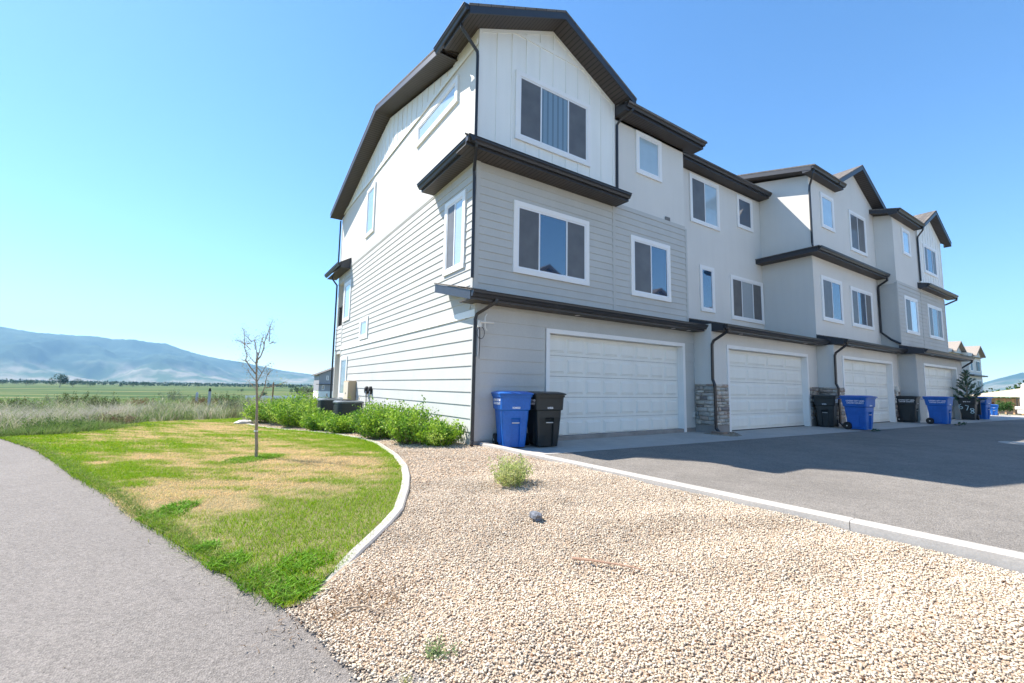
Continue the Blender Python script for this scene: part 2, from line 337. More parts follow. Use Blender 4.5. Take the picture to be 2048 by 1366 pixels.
# ------------------------------------------------------------------ the townhouses
ROW = 'attached townhouses of the row'
def laps(b, T, u0, u1, v0, v1, pitch, joint=True, w=.019, seed=0):
    rr = random.Random(seed); v = v0
    while v < v1-.01:
        t = min(v+pitch, v1); cuts = [u0]
        if joint and u1-u0 > 3:
            c = u0+rr.uniform(.8, 3.4)
            while c < u1-.3: cuts.append(c); c += 3.66
        cuts.append(u1)
        for a, c in zip(cuts[:-1], cuts[1:]):
            a2 = a+(.0025 if a > u0 else 0); c2 = c-(.0025 if c < u1 else 0)
            vs = [T(a2, v, .001), T(c2, v, .001), T(c2, v, w), T(a2, v, w), T(a2, t, .001), T(c2, t, .001), T(c2, t, .003), T(a2, t, .003)]
            b.add(vs, [(0, 1, 2, 3), (3, 2, 6, 7), (4, 7, 6, 5), (0, 3, 7, 4), (1, 5, 6, 2), (0, 4, 5, 1)])
        v = t
def window(root, T, u0, u1, v0, v1, panes, sill=True, tw=.115, casing=True, label=None):
    """u0..v1: outside of the casing. panes: [(fraction, kind)]"""
    b = MB(); p = .047
    if casing:
        b.box(u0, u1, v1-tw, v1, 0, p, T); b.box(u0, u1, v0, v0+tw, 0, p+.004, T)
        b.box(u0, u0+tw, v0+tw, v1-tw, 0, p, T); b.box(u1-tw, u1, v0+tw, v1-tw, 0, p, T)
    wdw = b.build('window', M_TRIM, root)
    if label: wdw['label'] = label
    a0, a1, c0, c1 = u0+tw, u1-tw, v0+tw, v1-tw
    if T(0, 0, 0)[0] == T(1, 0, 0)[0]: panes = panes[::-1]   # on end walls list panes as seen, left to right
    f = MB(); fw = .038
    f.box(a0, a1, c1-fw, c1, 0, .034, T); f.box(a0, a1, c0, c0+fw, 0, .034, T); f.box(a0, a0+fw, c0+fw, c1-fw, 0, .034, T); f.box(a1-fw, a1, c0+fw, c1-fw, 0, .034, T)
    u = a0+fw; W = a1-a0-2*fw; cur = u
    for i, (fr, kind) in enumerate(panes):
        nx = cur+W*fr; l = cur; r = nx
        if i > 0: l += .019
        if i < len(panes)-1: r -= .019
        if i < len(panes)-1: f.box(nx-.019, nx+.019, c0+fw, c1-fw, 0, .031, T)
        g_ = MB(); wz = {'screen': .025}.get(kind, .020)
        g_.box(l, r, c0+fw, c1-fw, 0.001, wz, T)
        mm = {'screen': M_SCREEN, 'glass': M_GLASS, 'frost': M_GLASSL, 'blind': M_BLIND, 'curtain': M_CURT}[kind]
        g_.build('insect_screen' if kind == 'screen' else 'pane', mm, wdw); cur = nx
    f.build('frame', M_VINYL, wdw)
    return wdw
def gutter(b, p0, p1, out):
    p0, p1, out = Vector(p0), Vector(p1), Vector(out)
    prof = [(0, 0), (0, -.12), (.065, -.125), (.085, -.08), (.115, -.05), (.12, -.012), (.135, -.008), (.135, 0)]
    b.loft([[p+out*d+Vector((0, 0, z)) for d, z in prof] for p in (p0, p1)])
def low_roof(root, x0, x1, yg, yw, ztop, slope, rake_l=True, rake_r=True, hip=0):
    """lean-to roof along a facade: gutter line yg, wall yw"""
    b = MB(); gutter(b, (x0, yg+.135, ztop), (x1, yg+.135, ztop), (0, -1, 0)); gt = b.build('gutter', M_METAL, root)
    yf = yg+.14
    b = MB(); b.box(x0+.01, x1-.01, yf, yw, ztop-.17, ztop-.145); b.build('soffit', M_SOFX, root)
    b = MB(); b.box(x0, x1, yf-.004, yf+.02, ztop-.172, ztop-.004)
    T = TR(0); prof = [(yf, ztop-.17), (yw, ztop-.17), (yw, ztop+slope*(yw-yf)), (yf, ztop)]
    if rake_l: b.prism(prof, x0-.02, x0, T)
    if rake_r: b.prism(prof, x1, x1+.02, T)
    b.build('fascia', M_FASC, root)
    b = MB(); p2 = [(yf-.07, ztop-.012), (yw, ztop+slope*(yw-yf)+.004), (yw, ztop+slope*(yw-yf)+.035), (yf-.07, ztop+.02)]
    xb = x0+hip if hip else x0-.03; n = len(p2); vs = [(xb if 0 < i < 3 else x0-.03-(.04 if hip else 0), y, z) for i, (y, z) in enumerate(p2)]+[(x1+.03, y, z) for y, z in p2]
    b.add(vs, [(0, 1, 2, 3), (7, 6, 5, 4), (0, 4, 5, 1), (1, 5, 6, 2), (2, 6, 7, 3), (3, 7, 4, 0)]); return b.build('roof', M_SHIN, root), gt
YR = 6.35
def main_roof(root, x0, x1, yg, zg, wl, wr, yback=12.9, segs=None, over_l=True, over_r=True):
    """low gable roof with its ridge along X; front eave outer edge yg at height zg. wl, wr = wall ends."""
    s = .25; zr = zg+s*(YR-yg); zb = zr-s*(yback-YR); T = TR(0)
    def band(t0, t1, y0=yg, y1=yback):
        z0 = zr-s*(YR-y0); z1 = zr-s*(y1-YR)
        return [(y0, z0-t0), (YR, zr-t0), (y1, z1-t0), (y1, z1-t1), (YR, zr-t1), (y0, z0-t1)]
    r = MB()
    segs = segs or [(x0, x1, yg)]
    for k, (a, c, ys_) in enumerate(segs): r.prism(band(-.03, .02, ys_), a-(.02 if k == 0 else 0), c+(.02 if k == len(segs)-1 else 0), T)
    rf = r.build('roof', M_SHIN, root)
    yc = segs[0][2]+(.14 if segs[0][2] == yg else 0); ye = segs[-1][2]+(.14 if segs[-1][2] == yg else 0)
    if over_l:
        so_ = MB(); fa = MB(); so_.prism(band(.150, .170, yc), x0+.02, wl, T); fa.prism(band(.015, .178, yc), x0-.012, x0+.018, T); so_.build('soffit', M_SOFY, root); fa.build('fascia', M_FASC, root)
    if over_r:
        so_ = MB(); fa = MB(); so_.prism(band(.150, .170, ye), wr, x1-.02, T); fa.prism(band(.015, .178, ye), x1-.018, x1+.012, T); so_.build('soffit', M_SOFY, root); fa.build('fascia', M_FASC, root)
    return rf, zr
def eave(root, x0, x1, yg, yw, zg):
    b = MB(); gutter(b, (x0, yg+.135, zg), (x1, yg+.135, zg), (0, -1, 0)); b.build('gutter', M_METAL, root)
    b = MB(); b.box(x0+.01, x1-.01, yg+.14, yw, zg-.19, zg-.165); b.build('soffit', M_SOFX, root)
    b = MB(); b.box(x0, x1, yg+.136, yg+.16, zg-.192, zg-.004)
    b.box(x0, x0+.02, yg+.16, yw, zg-.193, zg+.05); b.box(x1-.02, x1, yg+.16, yw, zg-.193, zg+.05); b.build('fascia', M_FASC, root)
def cross_gable(root, xc, hl, hr, zr, sl, sr, yf, yw, zm, sm=.25):
    """front gable; zm = ridge height of the main roof it runs back into"""
    T = TF(0); zl, zrr_ = zr-sl*hl, zr-sr*hr
    def yb(z): return YR-(zm-z)/sm+.12
    def V(t0, t1, a=0): return [(xc-hl-a, zl-sl*a-t0), (xc, zr-t0), (xc+hr+a, zrr_-sr*a-t0), (xc+hr+a, zrr_-sr*a-t1), (xc, zr-t1), (xc-hl-a, zl-sl*a-t1)]
    def slab(b, t0, t1, a, y0, cap=None):
        p = V(t0, t1, a); ys_ = [yb(zl), yb(zr), yb(zrr_)]
        if cap is not None: ys_ = [min(q, cap) for q in ys_]
        ys_ = ys_+ys_[::-1]; n = 6; vs = [(x, y0, z) for x, z in p]+[(x, y_, z) for (x, z), y_ in zip(p, ys_)]
        b.add(vs, [(0, 1, 4, 5), (1, 2, 3, 4), (6, 11, 10, 7), (7, 10, 9, 8)]+[(i_, i_+6, (i_+1) % n+6, (i_+1) % n) for i_ in range(n)])
    b = MB(); slab(b, -.035, .02, .02, yf-.02); rf = b.build('roof', M_SHIN, root)
    b = MB(); slab(b, .155, .175, -.02, yf+.02, yw+1.5); b.build('soffit', M_SOFX, root)
    b = MB(); b.prism(V(.012, .19), -yf-.018, -yf+.012, T)
    for x, z in ((xc-hl, zl), (xc+hr, zrr_)): b.box(x-.012, x+.012, yf+.02, max(yb(z)-.02, yf+.3), z-.19, z+.008)
    b.build('fascia', M_FASC, root); return rf
def downspout(root, pts, r=.042):
    b = MB(); b.pipe(pts, r, 4, sq=.78); z0 = min(p[2] for p in pts)
    o = b.build('downspout', M_METAL, root); return o
def garage(root, y, x0, x1, ncol, zt=2.54):
    """door recessed in its opening; x0..x1 outside of the casing"""
    T = TF(y); tw = .10; d = -.17
    b = MB(); b.box(x0, x0+tw, 0.004, zt-tw, d, .03, T); b.box(x1-tw, x1, 0.004, zt-tw, d, .03, T); b.box(x0, x1, zt-tw, zt, d, .032, T); b.build('garage_casing', M_TRIM, root)
    a0, a1 = x0+tw, x1-tw; H = zt-tw-.01; n = 5; h = H/n
    b = MB()
    for i in range(n):
        v0 = .008+i*h; v1 = v0+h-.008
        b.box(a0, a1, v0, v1, d-.04, d, T); cw = (a1-a0-.06)/ncol
        for k in range(ncol):
            u = a0+.03+k*cw; b.frust(u+.045, u+cw-.045, v0+.07, v1-.07, d, d+.012, .014, T)
            b.frust(u+.075, u+cw-.075, v0+.10, v1-.10, d+.012, d+.026, .018, T)
    b.build('garage_door', M_DOOR, root)
    b = MB(); b.box(a0, a1, .002, .03, d+.001, d+.012, T); b.box(a0, a1, .03, H, d-.06, d-.041, T); b.build('door_seal', M_RUB, root)
def stone(root, T, u0, u1, v0, v1, seed, w=.05):
    rr = random.Random(seed); V = []; F = []; Cc = []; v = v0
    pal = [(.48, .44, .39), (.37, .33, .29), (.27, .24, .22), (.60, .56, .49), (.44, .35, .29), (.36, .36, .33), (.54, .47, .39)]
    while v < v1-.02:
        h = min(rr.uniform(.055, .13), v1-v); h = v1-v if v1-v-h < .04 else h; u = u0
        while u < u1-.01:
            l = rr.uniform(.12, .42); l = u1-u if u1-u-l < .08 else l; gp = .004; ww = w*rr.uniform(.65, 1.1); c = pal[rr.randrange(len(pal))]; j = rr.uniform(.85, 1.15)
            q = MB(); q.frust(u+gp, u+l-gp, v+gp, v+h-gp, .002, ww, .006+rr.random()*.004, T); k = len(V)
            V += [(p[0]+rr.uniform(-.003, .003), p[1]+rr.uniform(-.003, .003), p[2]+rr.uniform(-.003, .003)) for p in q.v]; F += [tuple(i+k for i in f) for f in q.f]
            Cc += [tuple(x*j for x in c)]*8; u += l
        v += h
    o = npmesh('stone_veneer', np.array(V)-np.array(BASE[root.name]), F, M_STONE, Cc, root); return o
M_STONE = mat('stacked_stone', attr=True, rough=.9, spec=.2, noise=[(14, .2, 5), (70, .15, 3)], bump=(35, .8, .01))
def soffit_light(root, x, y, z):
    b = MB(); disc(b, x, y, .085, z-.008, z+.004, 20); l = b.build('recessed_light', M_METAL, root)
    b = MB(); disc(b, x, y, .06, z-.011, z-.009, 16); b.build('lens', M_LAMP, l)
def battens(b, T, us, vf, v0=6.22, blocks=()):
    for u in us:
        segs = [(v0, vf(u))]
        for (a, c, lo, hi) in blocks:
            if a < u < c: segs = [(p, q) for s_ in segs for p, q in ((s_[0], min(s_[1], lo)), (max(s_[0], hi), s_[1])) if q-p > .03]
        for p, q in segs: b.box(u-.02, u+.02, p, q, .02, .038, T)
def bb_panel(root, T, u0, u1, uc, zr, s, blocks, v0=6.2, sl=None, zband=None):
    sl = sl or s
    def top(u): return zr-.165-(s if u > uc else sl)*abs(u-uc)
    b = MB(); b.prism([(u0, v0), (u1, v0), (u1, top(u1)), (uc, top(uc)), (u0, top(u0))], .001, .02, T)
    if zband:
        hw = (zr-.165-zband)/s; b.box(max(u0, uc-hw)+.02, min(u1, uc+hw)-.02, zband-.045, zband+.045, .02, .042, T)
    n = round((u1-u0)/.41); battens(b, T, [u0+.49+.41*k for k in range(12) if u0+.49+.41*k < u1-.12], lambda u: top(u)-.005, v0+.02, blocks)
    b.box(u0, u0+.09, v0, top(u0)-.01, .02, .04, T); b.box(u1-.09, u1, v0, top(u1)-.01, .02, .04, T)
    # rake trim
    for sg, ue in ((-1, u0), (1, u1)):
        b.prism([(uc, top(uc)), (ue, top(ue)), (ue, top(ue)-.1), (uc, top(uc)-.1)], .02, .036, T)
    return b.build('board_and_batten', M_WHITE, root)

# ---- unit 1 (end unit)
h1 = thing('townhouse', (3.6, 0, 0), 'near end townhouse with white batten gable and the long sunlit end wall', 'townhouse', ROW)
Y1, Y2, Y3 = 0.0, .15, .2
b = MB(); T3 = TF(Y3)
b.box(0, 7.35, Y2+.001, 11.7, 3.08, 6.17); b.box(0, 7.35, .5, 11.7, -.3, 3.08); b.box(0, 7.35, Y3, 12.8, 6.17, 8.72)
b.prism([(Y3, 8.6), (12.8, 8.6), (12.8, 8.66), (YR, 10.27), (.9, 8.92), (Y3, 8.92)], 0.001, 7.35, TR(0))
b.prism([(0.005, 8.5), (4.28, 8.5), (4.28, 8.98), (2.1, 10.10), (0.005, 9.13)], -1.3, -.002, T3)
b.build('stucco_wall', M_STUC, h1)
b = MB(); b.box(0, 1.8, Y1, Y2+.2, 0, 3.1); b.box(6.9, 7.35, Y1, Y2+.2, 0, 3.1); b.box(1.8, 6.9, Y1, Y2+.2, 2.52, 3.1)
T1 = TF(Y1); laps(b, T1, .1, 1.79, .13, 2.9, .27, seed=1); laps(b, T1, 6.91, 7.35, .13, 2.9, .27, False)
laps(b, T1, 1.79, 6.91, 2.545, 2.9, .27, False); T2 = TF(Y2)
laps(b, T2, .1, 4.14, 3.2, 6.05, .178, False); laps(b, T2, 4.23, 7.27, 3.2, 6.05, .178, False)
b.box(0, .1, 3.1, 6.1, 0, .022, T2); b.box(4.14, 4.23, 3.1, 6.1, 0, .022, T2); b.box(7.27, 7.35, 3.1, 6.1, 0, .022, T2); b.box(4.23, 7.27, 6.05, 6.17, 0, .02, T2); b.box(.1, 4.14, 6.05, 6.1, 0, .02, T2)
b.box(0, .1, 0.1, 2.9, 0, .022, T1)
b.build('front_siding', M_SIDE, h1)
b = MB(); E0 = TE(0)
laps(b, E0, .1, 11.62, .0, 2.62, .27, seed=5); laps(b, E0, Y2+.1, 11.62, 2.79, 6.04, .178, seed=9)
b.box(0, .1, 0, 3.0, 0, .022, E0); b.box(Y2, Y2+.1, 3.0, 6.05, 0, .022, E0); b.box(11.62, 11.7, 0, 6.05, 0, .022, E0); b.box(Y2, 11.7, 6.04, 6.16, 0, .02, E0)
b.build('side_siding', M_SIDE, h1)
b = MB(); b.box(0.02, 11.7, 2.63, 2.78, 0, .03, E0); b.build('band_board', M_TRIM, h1)
b = MB(); b.box(-.012, 7.3, -.012, 1.79, -.3, .1) ; b.box(-.013, .0, 0, 11.7, -.5, .0); b.box(6.91, 7.36, -.011, .1, -.2, .12); b.build('foundation', M_CONCF, h1)
# end-wall gable boards
b = MB(); zrr = 8.75+.25*(YR+.35)
def etop(u): return (zrr-.25*(YR-u) if u < YR else zrr-.25*(u-YR))-.2
b.prism([(.2, 8.84), (12.78, 8.84), (YR, etop(YR)), (1.45, etop(1.45)), (1.2, 9.17), (.2, 9.17)], .001, .018, E0)
b.box(.2, 12.78, 8.80, 8.93, .018, .04, E0)
for k in range(31):
    u = .55+.41*k
    if etop(u)-8.93 > .06: b.box(u-.02, u+.02, 8.93, etop(u) if u > 1.2 else 9.15, .018, .036, E0)
b.build('gable_boards', M_WHITE, h1)
bb_panel(h1, T3, 0, 4.28, 2.1, 10.29, .51, [(.98, 3.36, 6.88, 8.62)], sl=.455, zband=9.56)
window(h1, TF(Y3-.02), .99, 3.35, 6.9, 8.6, [(.29, 'screen'), (.42, 'curtain'), (.29, 'screen')])
window(h1, T2, .97, 3.27, 3.74, 5.41, [(.29, 'screen'), (.42, 'glass'), (.29, 'screen')])
window(h1, T2, 4.82, 6.50, 3.72, 5.40, [(.5, 'screen'), (.5, 'glass')])
window(h1, T3, 5.14, 6.26, 7.3, 8.57, [(1, 'frost')])
window(h1, E0, .55, 1.60, 3.77, 5.55, [(.5, 'screen'), (.5, 'frost')])
window(h1, E0, 1.12, 3.72, 7.95, 8.62, [(1, 'frost')], tw=.13)
window(h1, E0, 7.64, 8.68, 6.65, 8.5, [(1, 'frost')])
window(h1, E0, 7.75, 8.78, 2.83, 3.61, [(1, 'frost')], tw=.14)
window(h1, E0, 10.4, 11.5, .68, 2.32, [(1, 'frost')])
window(h1, E0, 10.42, 11.5, 3.80, 5.45, [(1, 'frost')])
garage(h1, Y1, 1.82, 6.90, 8)
b = MB(); b.box(6.4, 6.6, 6.14, 6.3, 0, .04, T3)
for k in range(4): b.box(6.42+.045*k, 6.44+.045*k, 6.15, 6.29, .04, .055, T3)
b.build('wall_vent', mat('grey_vent', (.25, .24, .23), .6), h1)
main_roof(h1, -.5, 7.80, -.35, 8.82, 0, 7.35, segs=[(-.5, 4.3, 1.2), (4.3, 7.8, -.35)])
eave(h1, 4.3, 7.80, -.35, Y3, 8.86)
cross_gable(h1, 2.1, 2.6, 2.5, 10.29, .455, .51, -.31, Y3, 10.495)
b = MB(); gutter(b, (-.505, -.31, 9.11), (-.505, 1.25, 9.11), (-1, 0, 0)); b.build('gutter', M_METAL, h1)
low_roof(h1, -.5, 4.25, -.45, Y2, 6.22, .25, rake_l=False, hip=.5)
# skirt return on the end wall
b = MB(); gutter(b, (-.365, -.45, 6.22), (-.365, 2.35, 6.22), (-1, 0, 0)); b.build('gutter', M_METAL, h1)
b = MB(); b.box(-.36, 0, Y2, 2.34, 6.052, 6.077); b.build('soffit', M_SOFY, h1)
b = MB(); b.prism([(-.36, 6.05), (0, 6.05), (0, 6.36), (-.36, 6.22)], -2.36, -2.34, TF(0)); b.box(-.362, -.34, -.31, 2.34, 6.048, 6.215); b.build('fascia', M_FASC, h1)
def side_skirt(root, x0, x1, yf, yw, yb, z0, z1):
    b = MB(); b.add([(x0, yf, z0-.03), (x1, yw, z1-.03), (x1, yb, z1-.03), (x0, yb, z0-.03), (x0, yf, z0), (x1, yw, z1), (x1, yb, z1), (x0, yb, z0)], [(0, 1, 2, 3), (7, 6, 5, 4), (0, 4, 5, 1), (1, 5, 6, 2), (2, 6, 7, 3), (3, 7, 4, 0)])
    b.build('skirt_roof', M_SHIN, root)
side_skirt(h1, -.45, 0, -.40, Y2, 2.38, 6.24, 6.365)
low_roof(h1, -.33, 7.42, -.5, Y2, 3.07, .25, rake_l=False)
b = MB(); Tz = TR(0)
b.prism([(-.36, 2.89), (1.35, 3.31), (1.35, 3.50), (-.36, 3.075)], -.34, -.31, Tz); b.build('fascia', M_FASC, h1)
b = MB(); b.prism([(-.34, 2.90), (1.35, 3.32), (1.35, 3.34), (-.34, 2.92)], -.31, -.0, Tz); b.build('soffit', M_SOFY, h1)
b = MB(); b.prism([(-.4, 3.08), (1.37, 3.51), (1.37, 3.54), (-.4, 3.11)], -.36, -.0, Tz); b.build('return_roof', M_SHIN, h1)
for x in (2.6, 6.15, 6.85): soffit_light(h1, x, -.2, 2.9)
# downspouts
downspout(h1, [(-.5, .05, 8.95), (-.5, .05, 8.86), (-.06, .13, 8.55), (-.045, .14, 8.45), (-.045, .13, 6.4)])
downspout(h1, [(-.30, -.40, 6.1), (-.30, -.38, 6.03), (-.08, .10, 5.78), (-.06, .12, 5.65), (-.06, .10, 3.45)])
downspout(h1, [(.25, -.42, 2.96), (.22, -.4, 2.88), (-.03, -.09, 2.66), (-.055, -.065, 2.55), (-.055, -.06, .12), (-.13, -.18, .05)], .045)
downspout(h1, [(4.55, -.28, 8.75), (4.5, -.25, 8.68), (4.36, .06, 8.5), (4.33, .13, 8.4), (4.33, .14, 6.4)])
# back corner: porch post, balcony, low rail
b = MB(); b.box(0, .25, 12.62, 12.8, -.3, 6.17); b.box(0, 7.3, 11.7, 12.8, 2.66, 3.72); b.box(0, 7.3, 11.7, 12.8, 5.6, 6.17); b.box(.01, .25, 11.7, 12.8, 2.5, 2.66)
laps(b, E0, 11.7, 12.8, 2.68, 3.7, .178, False); laps(b, E0, 11.7, 12.8, 5.62, 6.15, .178, False); b.build('back_porch', M_SIDE, h1)
b = MB(); b.box(1.3, 1.5, 11.7, 12.75, -.2, 2.6); b.box(1.3, 1.5, 11.7, 12.75, 3.3, 5.6); b.build('porch_wall', M_BEIGE, h1)
b = MB(); b.box(.04, .09, 11.7, 12.62, 4.55, 4.6)
for k in range(9): b.box(.05, .08, 11.76+.1*k, 11.78+.1*k, 3.7, 4.55)
b.build('balcony_railing', M_RUB, h1)
b = MB(); gutter(b, (-.40, 10.75, 6.15), (-.40, 13.4, 6.15), (-1, 0, 0)); b.build('gutter', M_METAL, h1)
b = MB(); b.box(-.39, 0, 10.76, 13.39, 5.97, 5.995); b.build('soffit', M_SOFY, h1)
b = MB(); b.prism([(-.39, 5.965), (0.02, 5.965), (0.02, 6.42), (-.39, 6.15)], -10.77, -10.74, TF(0)); b.build('fascia', M_FASC, h1)
b = MB(); b.prism([(-.44, 6.14), (.0, 6.4), (.0, 6.43), (-.44, 6.17)], -13.42, -10.72, TF(0)); b.build('skirt_roof', M_SHIN, h1)
downspout(h1, [(-.08, 12.75, 8.6), (-.08, 12.75, 6.45)]); downspout(h1, [(-.3, 12.7, 6.0), (-.3, 12.7, 5.85), (-.09, 12.72, 5.6), (-.09, 12.72, -.1)], .05)

# opposite row across the drive: behind the camera, seen in the window panes and bouncing sunlight
hO = thing('opposite_townhouse', (22, -18, 0), 'townhouse row across the asphalt drive, seen only as reflections in the windows', 'townhouse')
b = MB(); b.box(1, 44, -30, -18, 0, 9.0)
for xo in (5, 16, 29, 41): b.prism([(xo-2.2, 9), (xo+2.2, 9), (xo, 10.2)], 18.0, 23, TF(0))
b.build('stucco_wall', M_STUC, hO)
b = MB(); b.prism([(-17.4, 8.9), (-24, 10.6), (-30.5, 8.9), (-30.5, 9.1), (-24, 10.8), (-17.4, 9.1)], .5, 44.5, TR(0)); b.build('roof', M_SHIN, hO)
for xo in (5, 16, 29, 41): b = MB(); b.prism([(xo-2.7, 8.95), (xo, 10.45), (xo+2.7, 8.95), (xo+2.7, 8.7), (xo, 10.2), (xo-2.7, 8.7)], 17.5, 22, TF(0)); b.build('gable_roof', M_SHIN, hO)
b = MB(); b.box(.8, 44.2, -18, -17.3, 2.95, 3.15); b.build('roof_skirt', M_METAL, hO)
for k in range(7):
    b = MB(); b.box(1.8+6.3*k, 5.9+6.3*k, -17.97, -17.9, 0, 2.4); b.build('garage_door', M_DOOR, hO)
    for v in (4.0, 7.0):
        for u in (1.9, 4.4): b = MB(); b.box(u+6.3*k, u+1.6+6.3*k, -17.97, -17.93, v, v+1.5); b.build('window', M_GLASS, hO)

# ---- unit 2
h2 = thing('townhouse', (10.6, -.5, 0), 'second townhouse, recessed all-stucco upper floors between the grey end unit and the projecting stucco unit', 'townhouse', ROW)
Y1, YU = -.57, 1.25; XL, XR = 7.36, 13.95
b = MB(); b.box(XL, XR, YU, 12.8, 0, 9.0); b.box(XL, 8.1, Y1, YU, 0, 3.1); b.box(13.2, XR, Y1, YU, 0, 3.1); b.box(8.1, 13.2, Y1, YU, 2.52, 3.1); b.build('stucco_wall', M_STUC, h2)
garage(h2, Y1, 8.1, 13.2, 4)
T = TF(YU)
window(h2, T, 9.17, 10.97, 7.12, 8.9, [(.5, 'screen'), (.5, 'frost')]); window(h2, T, 12.2, 13.33, 7.57, 8.9, [(1, 'glass')])
window(h2, T, 9.64, 10.50, 3.97, 5.63, [(1, 'glass')]); window(h2, T, 11.57, 13.9, 3.87, 5.57, [(.3, 'screen'), (.4, 'blind'), (.3, 'screen')])
main_roof(h2, 7.42, 13.93, .72, 9.2, 7.4, 13.9, over_l=False, over_r=False); eave(h2, 7.42, 14.05, .72, YU, 9.22)
low_roof(h2, 7.40, 13.9, -1.06, YU, 3.05, .25)
stone(h2, TF(Y1), XL, 8.09, .22, 1.38, 21); stone(h2, TF(Y1), 13.22, XR-.05, .22, 1.38, 22); stone(h2, TE(XL-.004), Y1-.05, -.03, .22, 1.38, 23)
b = MB(); b.box(XL-.02, 8.09, Y1-.03, 0, -.1, .22); b.box(13.22, XR, Y1-.03, 0, -.1, .22); b.build('foundation', M_CONCF, h2)
for x in (8.5, 12.6, 13.4): soffit_light(h2, x, -.8, 2.88)
downspout(h2, [(7.55, -.98, 2.95), (7.55, -.96, 2.86), (7.33, -.66, 2.6), (7.31, -.62, 2.5), (7.31, -.61, 1.50), (7.29, -.68, 1.34), (7.29, -.68, .15), (7.27, -.78, .05)], .045)

# ---- unit 3
h3 = thing('townhouse', (17.1, -1, 0), 'third townhouse, projecting all-stucco unit with tall plain gable and a dark roof skirt', 'townhouse', ROW)
XL, XR = 13.96, 20.35; Y1, YU = -1.12, -.6
b = MB(); b.box(XL, XR, YU, 12.8, 0, 9.3); b.box(XL, 14.6, Y1, YU, 0, 3.1); b.box(19.6, XR, Y1, YU, 0, 3.1); b.box(14.6, 19.6, Y1, YU, 2.52, 3.1)
b.prism([(YU, 9.3), (12.8, 9.3), (YR, 10.95), (YU, 9.45)], XL, XR, TR(0)); b.prism([(16.1, 9.2), (XR, 9.2), (XR, 9.66), (18.22, 10.785), (16.1, 9.67)], .001, -3, TF(YU)); b.build('stucco_wall', M_STUC, h3)
garage(h3, Y1, 14.6, 19.6, 4); T = TF(YU)
window(h3, T, 14.87, 16.03, 7.6, 9.02, [(1, 'frost')]); window(h3, T, 17.54, 19.3, 7.18, 8.95, [(.5, 'screen'), (.5, 'screen')])
window(h3, T, 14.54, 16.37, 3.9, 5.64, [(.5, 'screen'), (.5, 'glass')]); window(h3, T, 17.22, 19.52, 3.92, 5.59, [(.28, 'screen'), (.42, 'glass'), (.30, 'screen')])
main_roof(h3, 13.5, 20.7, -1.04, 9.55, XL, XR, segs=[(13.5, 16.3, -1.04), (16.3, 20.7, .9)]); eave(h3, 13.5, 16.35, -1.04, YU, 9.58)
cross_gable(h3, 18.22, 2.5, 2.5, 10.95, .53, .53, -1.0, YU, 11.4)
low_roof(h3, 13.5, 20.3, -1.12, YU, 6.47, .25, rake_l=False, hip=.46)
b = MB(); b.box(13.5, XL, YU, 1.27, 6.30, 6.33); b.build('soffit', M_SOFY, h3)
b = MB(); b.box(13.48, 13.5, -.98, 1.27, 6.298, 6.46); b.build('fascia', M_FASC, h3)
side_skirt(h3, 13.44, XL, -1.06, YU, 1.28, 6.49, 6.62)
low_roof(h3, 13.97, 20.28, -1.58, YU, 3.07, .25)
stone(h3, TF(Y1), XL, 14.59, .22, 1.38, 31); stone(h3, TE(XL-.004), Y1-.05, -.6, .22, 1.38, 32); stone(h3, TF(Y1), 19.62, XR-.05, .22, 1.38, 33)
b = MB(); b.box(XL-.02, 14.59, Y1-.03, -.6, -.1, .22); b.build('foundation', M_CONCF, h3)
for x in (15.1, 19.3, 19.9): soffit_light(h3, x, -1.3, 2.9)
downspout(h3, [(14.1, -1.5, 2.97), (14.1, -1.48, 2.88), (13.92, -1.2, 2.6), (13.90, -1.17, 2.5), (13.90, -1.16, 1.5), (13.88, -1.23, 1.34), (13.88, -1.23, .15), (13.86, -1.32, .05)], .045)
downspout(h3, [(13.6, -.95, 9.42), (13.6, -.93, 9.3), (13.92, -.66, 9.0), (13.93, -.64, 8.85), (13.93, -.64, 6.75), (13.8, -.7, 6.62)])
downspout(h3, [(20.22, -1.0, 6.33), (20.22, -1.0, 6.2), (20.22, -.68, 6.0), (20.22, -.66, 5.9), (20.22, -.66, 3.9), (20.22, -1.0, 3.55), (20.3, -1.3, 3.35)], .05)

# ---- unit 4
h4 = thing('townhouse', (23.9, -1.6, 0), 'far end townhouse with grey lap siding and white gable above the fourth garage', 'townhouse', ROW)
XL, XR = 20.36, 27.4; Y1, YU = -1.72, -1.28
b = MB(); b.box(XL, XR, YU, 12.8, 0, 9.1); b.prism([(YU, 9.1), (12.8, 9.1), (YR, 10.7), (YU, 9.15)], XL, XR, TR(0)); b.prism([(23.6, 9.0), (XR, 9.0), (XR, 9.24), (25.5, 10.25), (23.6, 9.2)], .001, -3, TF(YU)); b.build('stucco_wall', M_STUC, h4)
b = MB(); b.box(XL, 21.3, Y1, YU, 0, 3.1); b.box(26.4, XR, Y1, YU, 0, 3.1); b.box(21.3, 26.4, Y1, YU, 2.52, 3.1); T1 = TF(Y1); T = TF(YU); TS = TE(XL)
laps(b, T1, XL+.08, 21.28, .13, 2.9, .27, False); laps(b, T1, 26.42, XR-.08, .13, 2.9, .27, False); laps(b, T1, 21.3, 26.4, 2.545, 2.9, .27, False)
laps(b, T, XL+.08, 23.5, 3.2, 6.05, .178, False); laps(b, T, 23.6, XR-.08, 3.2, 6.05, .178, False)
for u in (XL, 23.51, XR-.08): b.box(u, u+.08, 3.1, 6.1, 0, .022, T)
b.box(XL, XR, 6.05, 6.17, 0, .02, T); b.box(XL, XL+.08, .1, 2.9, 0, .022, T1); b.box(XR-.08, XR, .1, 2.9, 0, .022, T1)
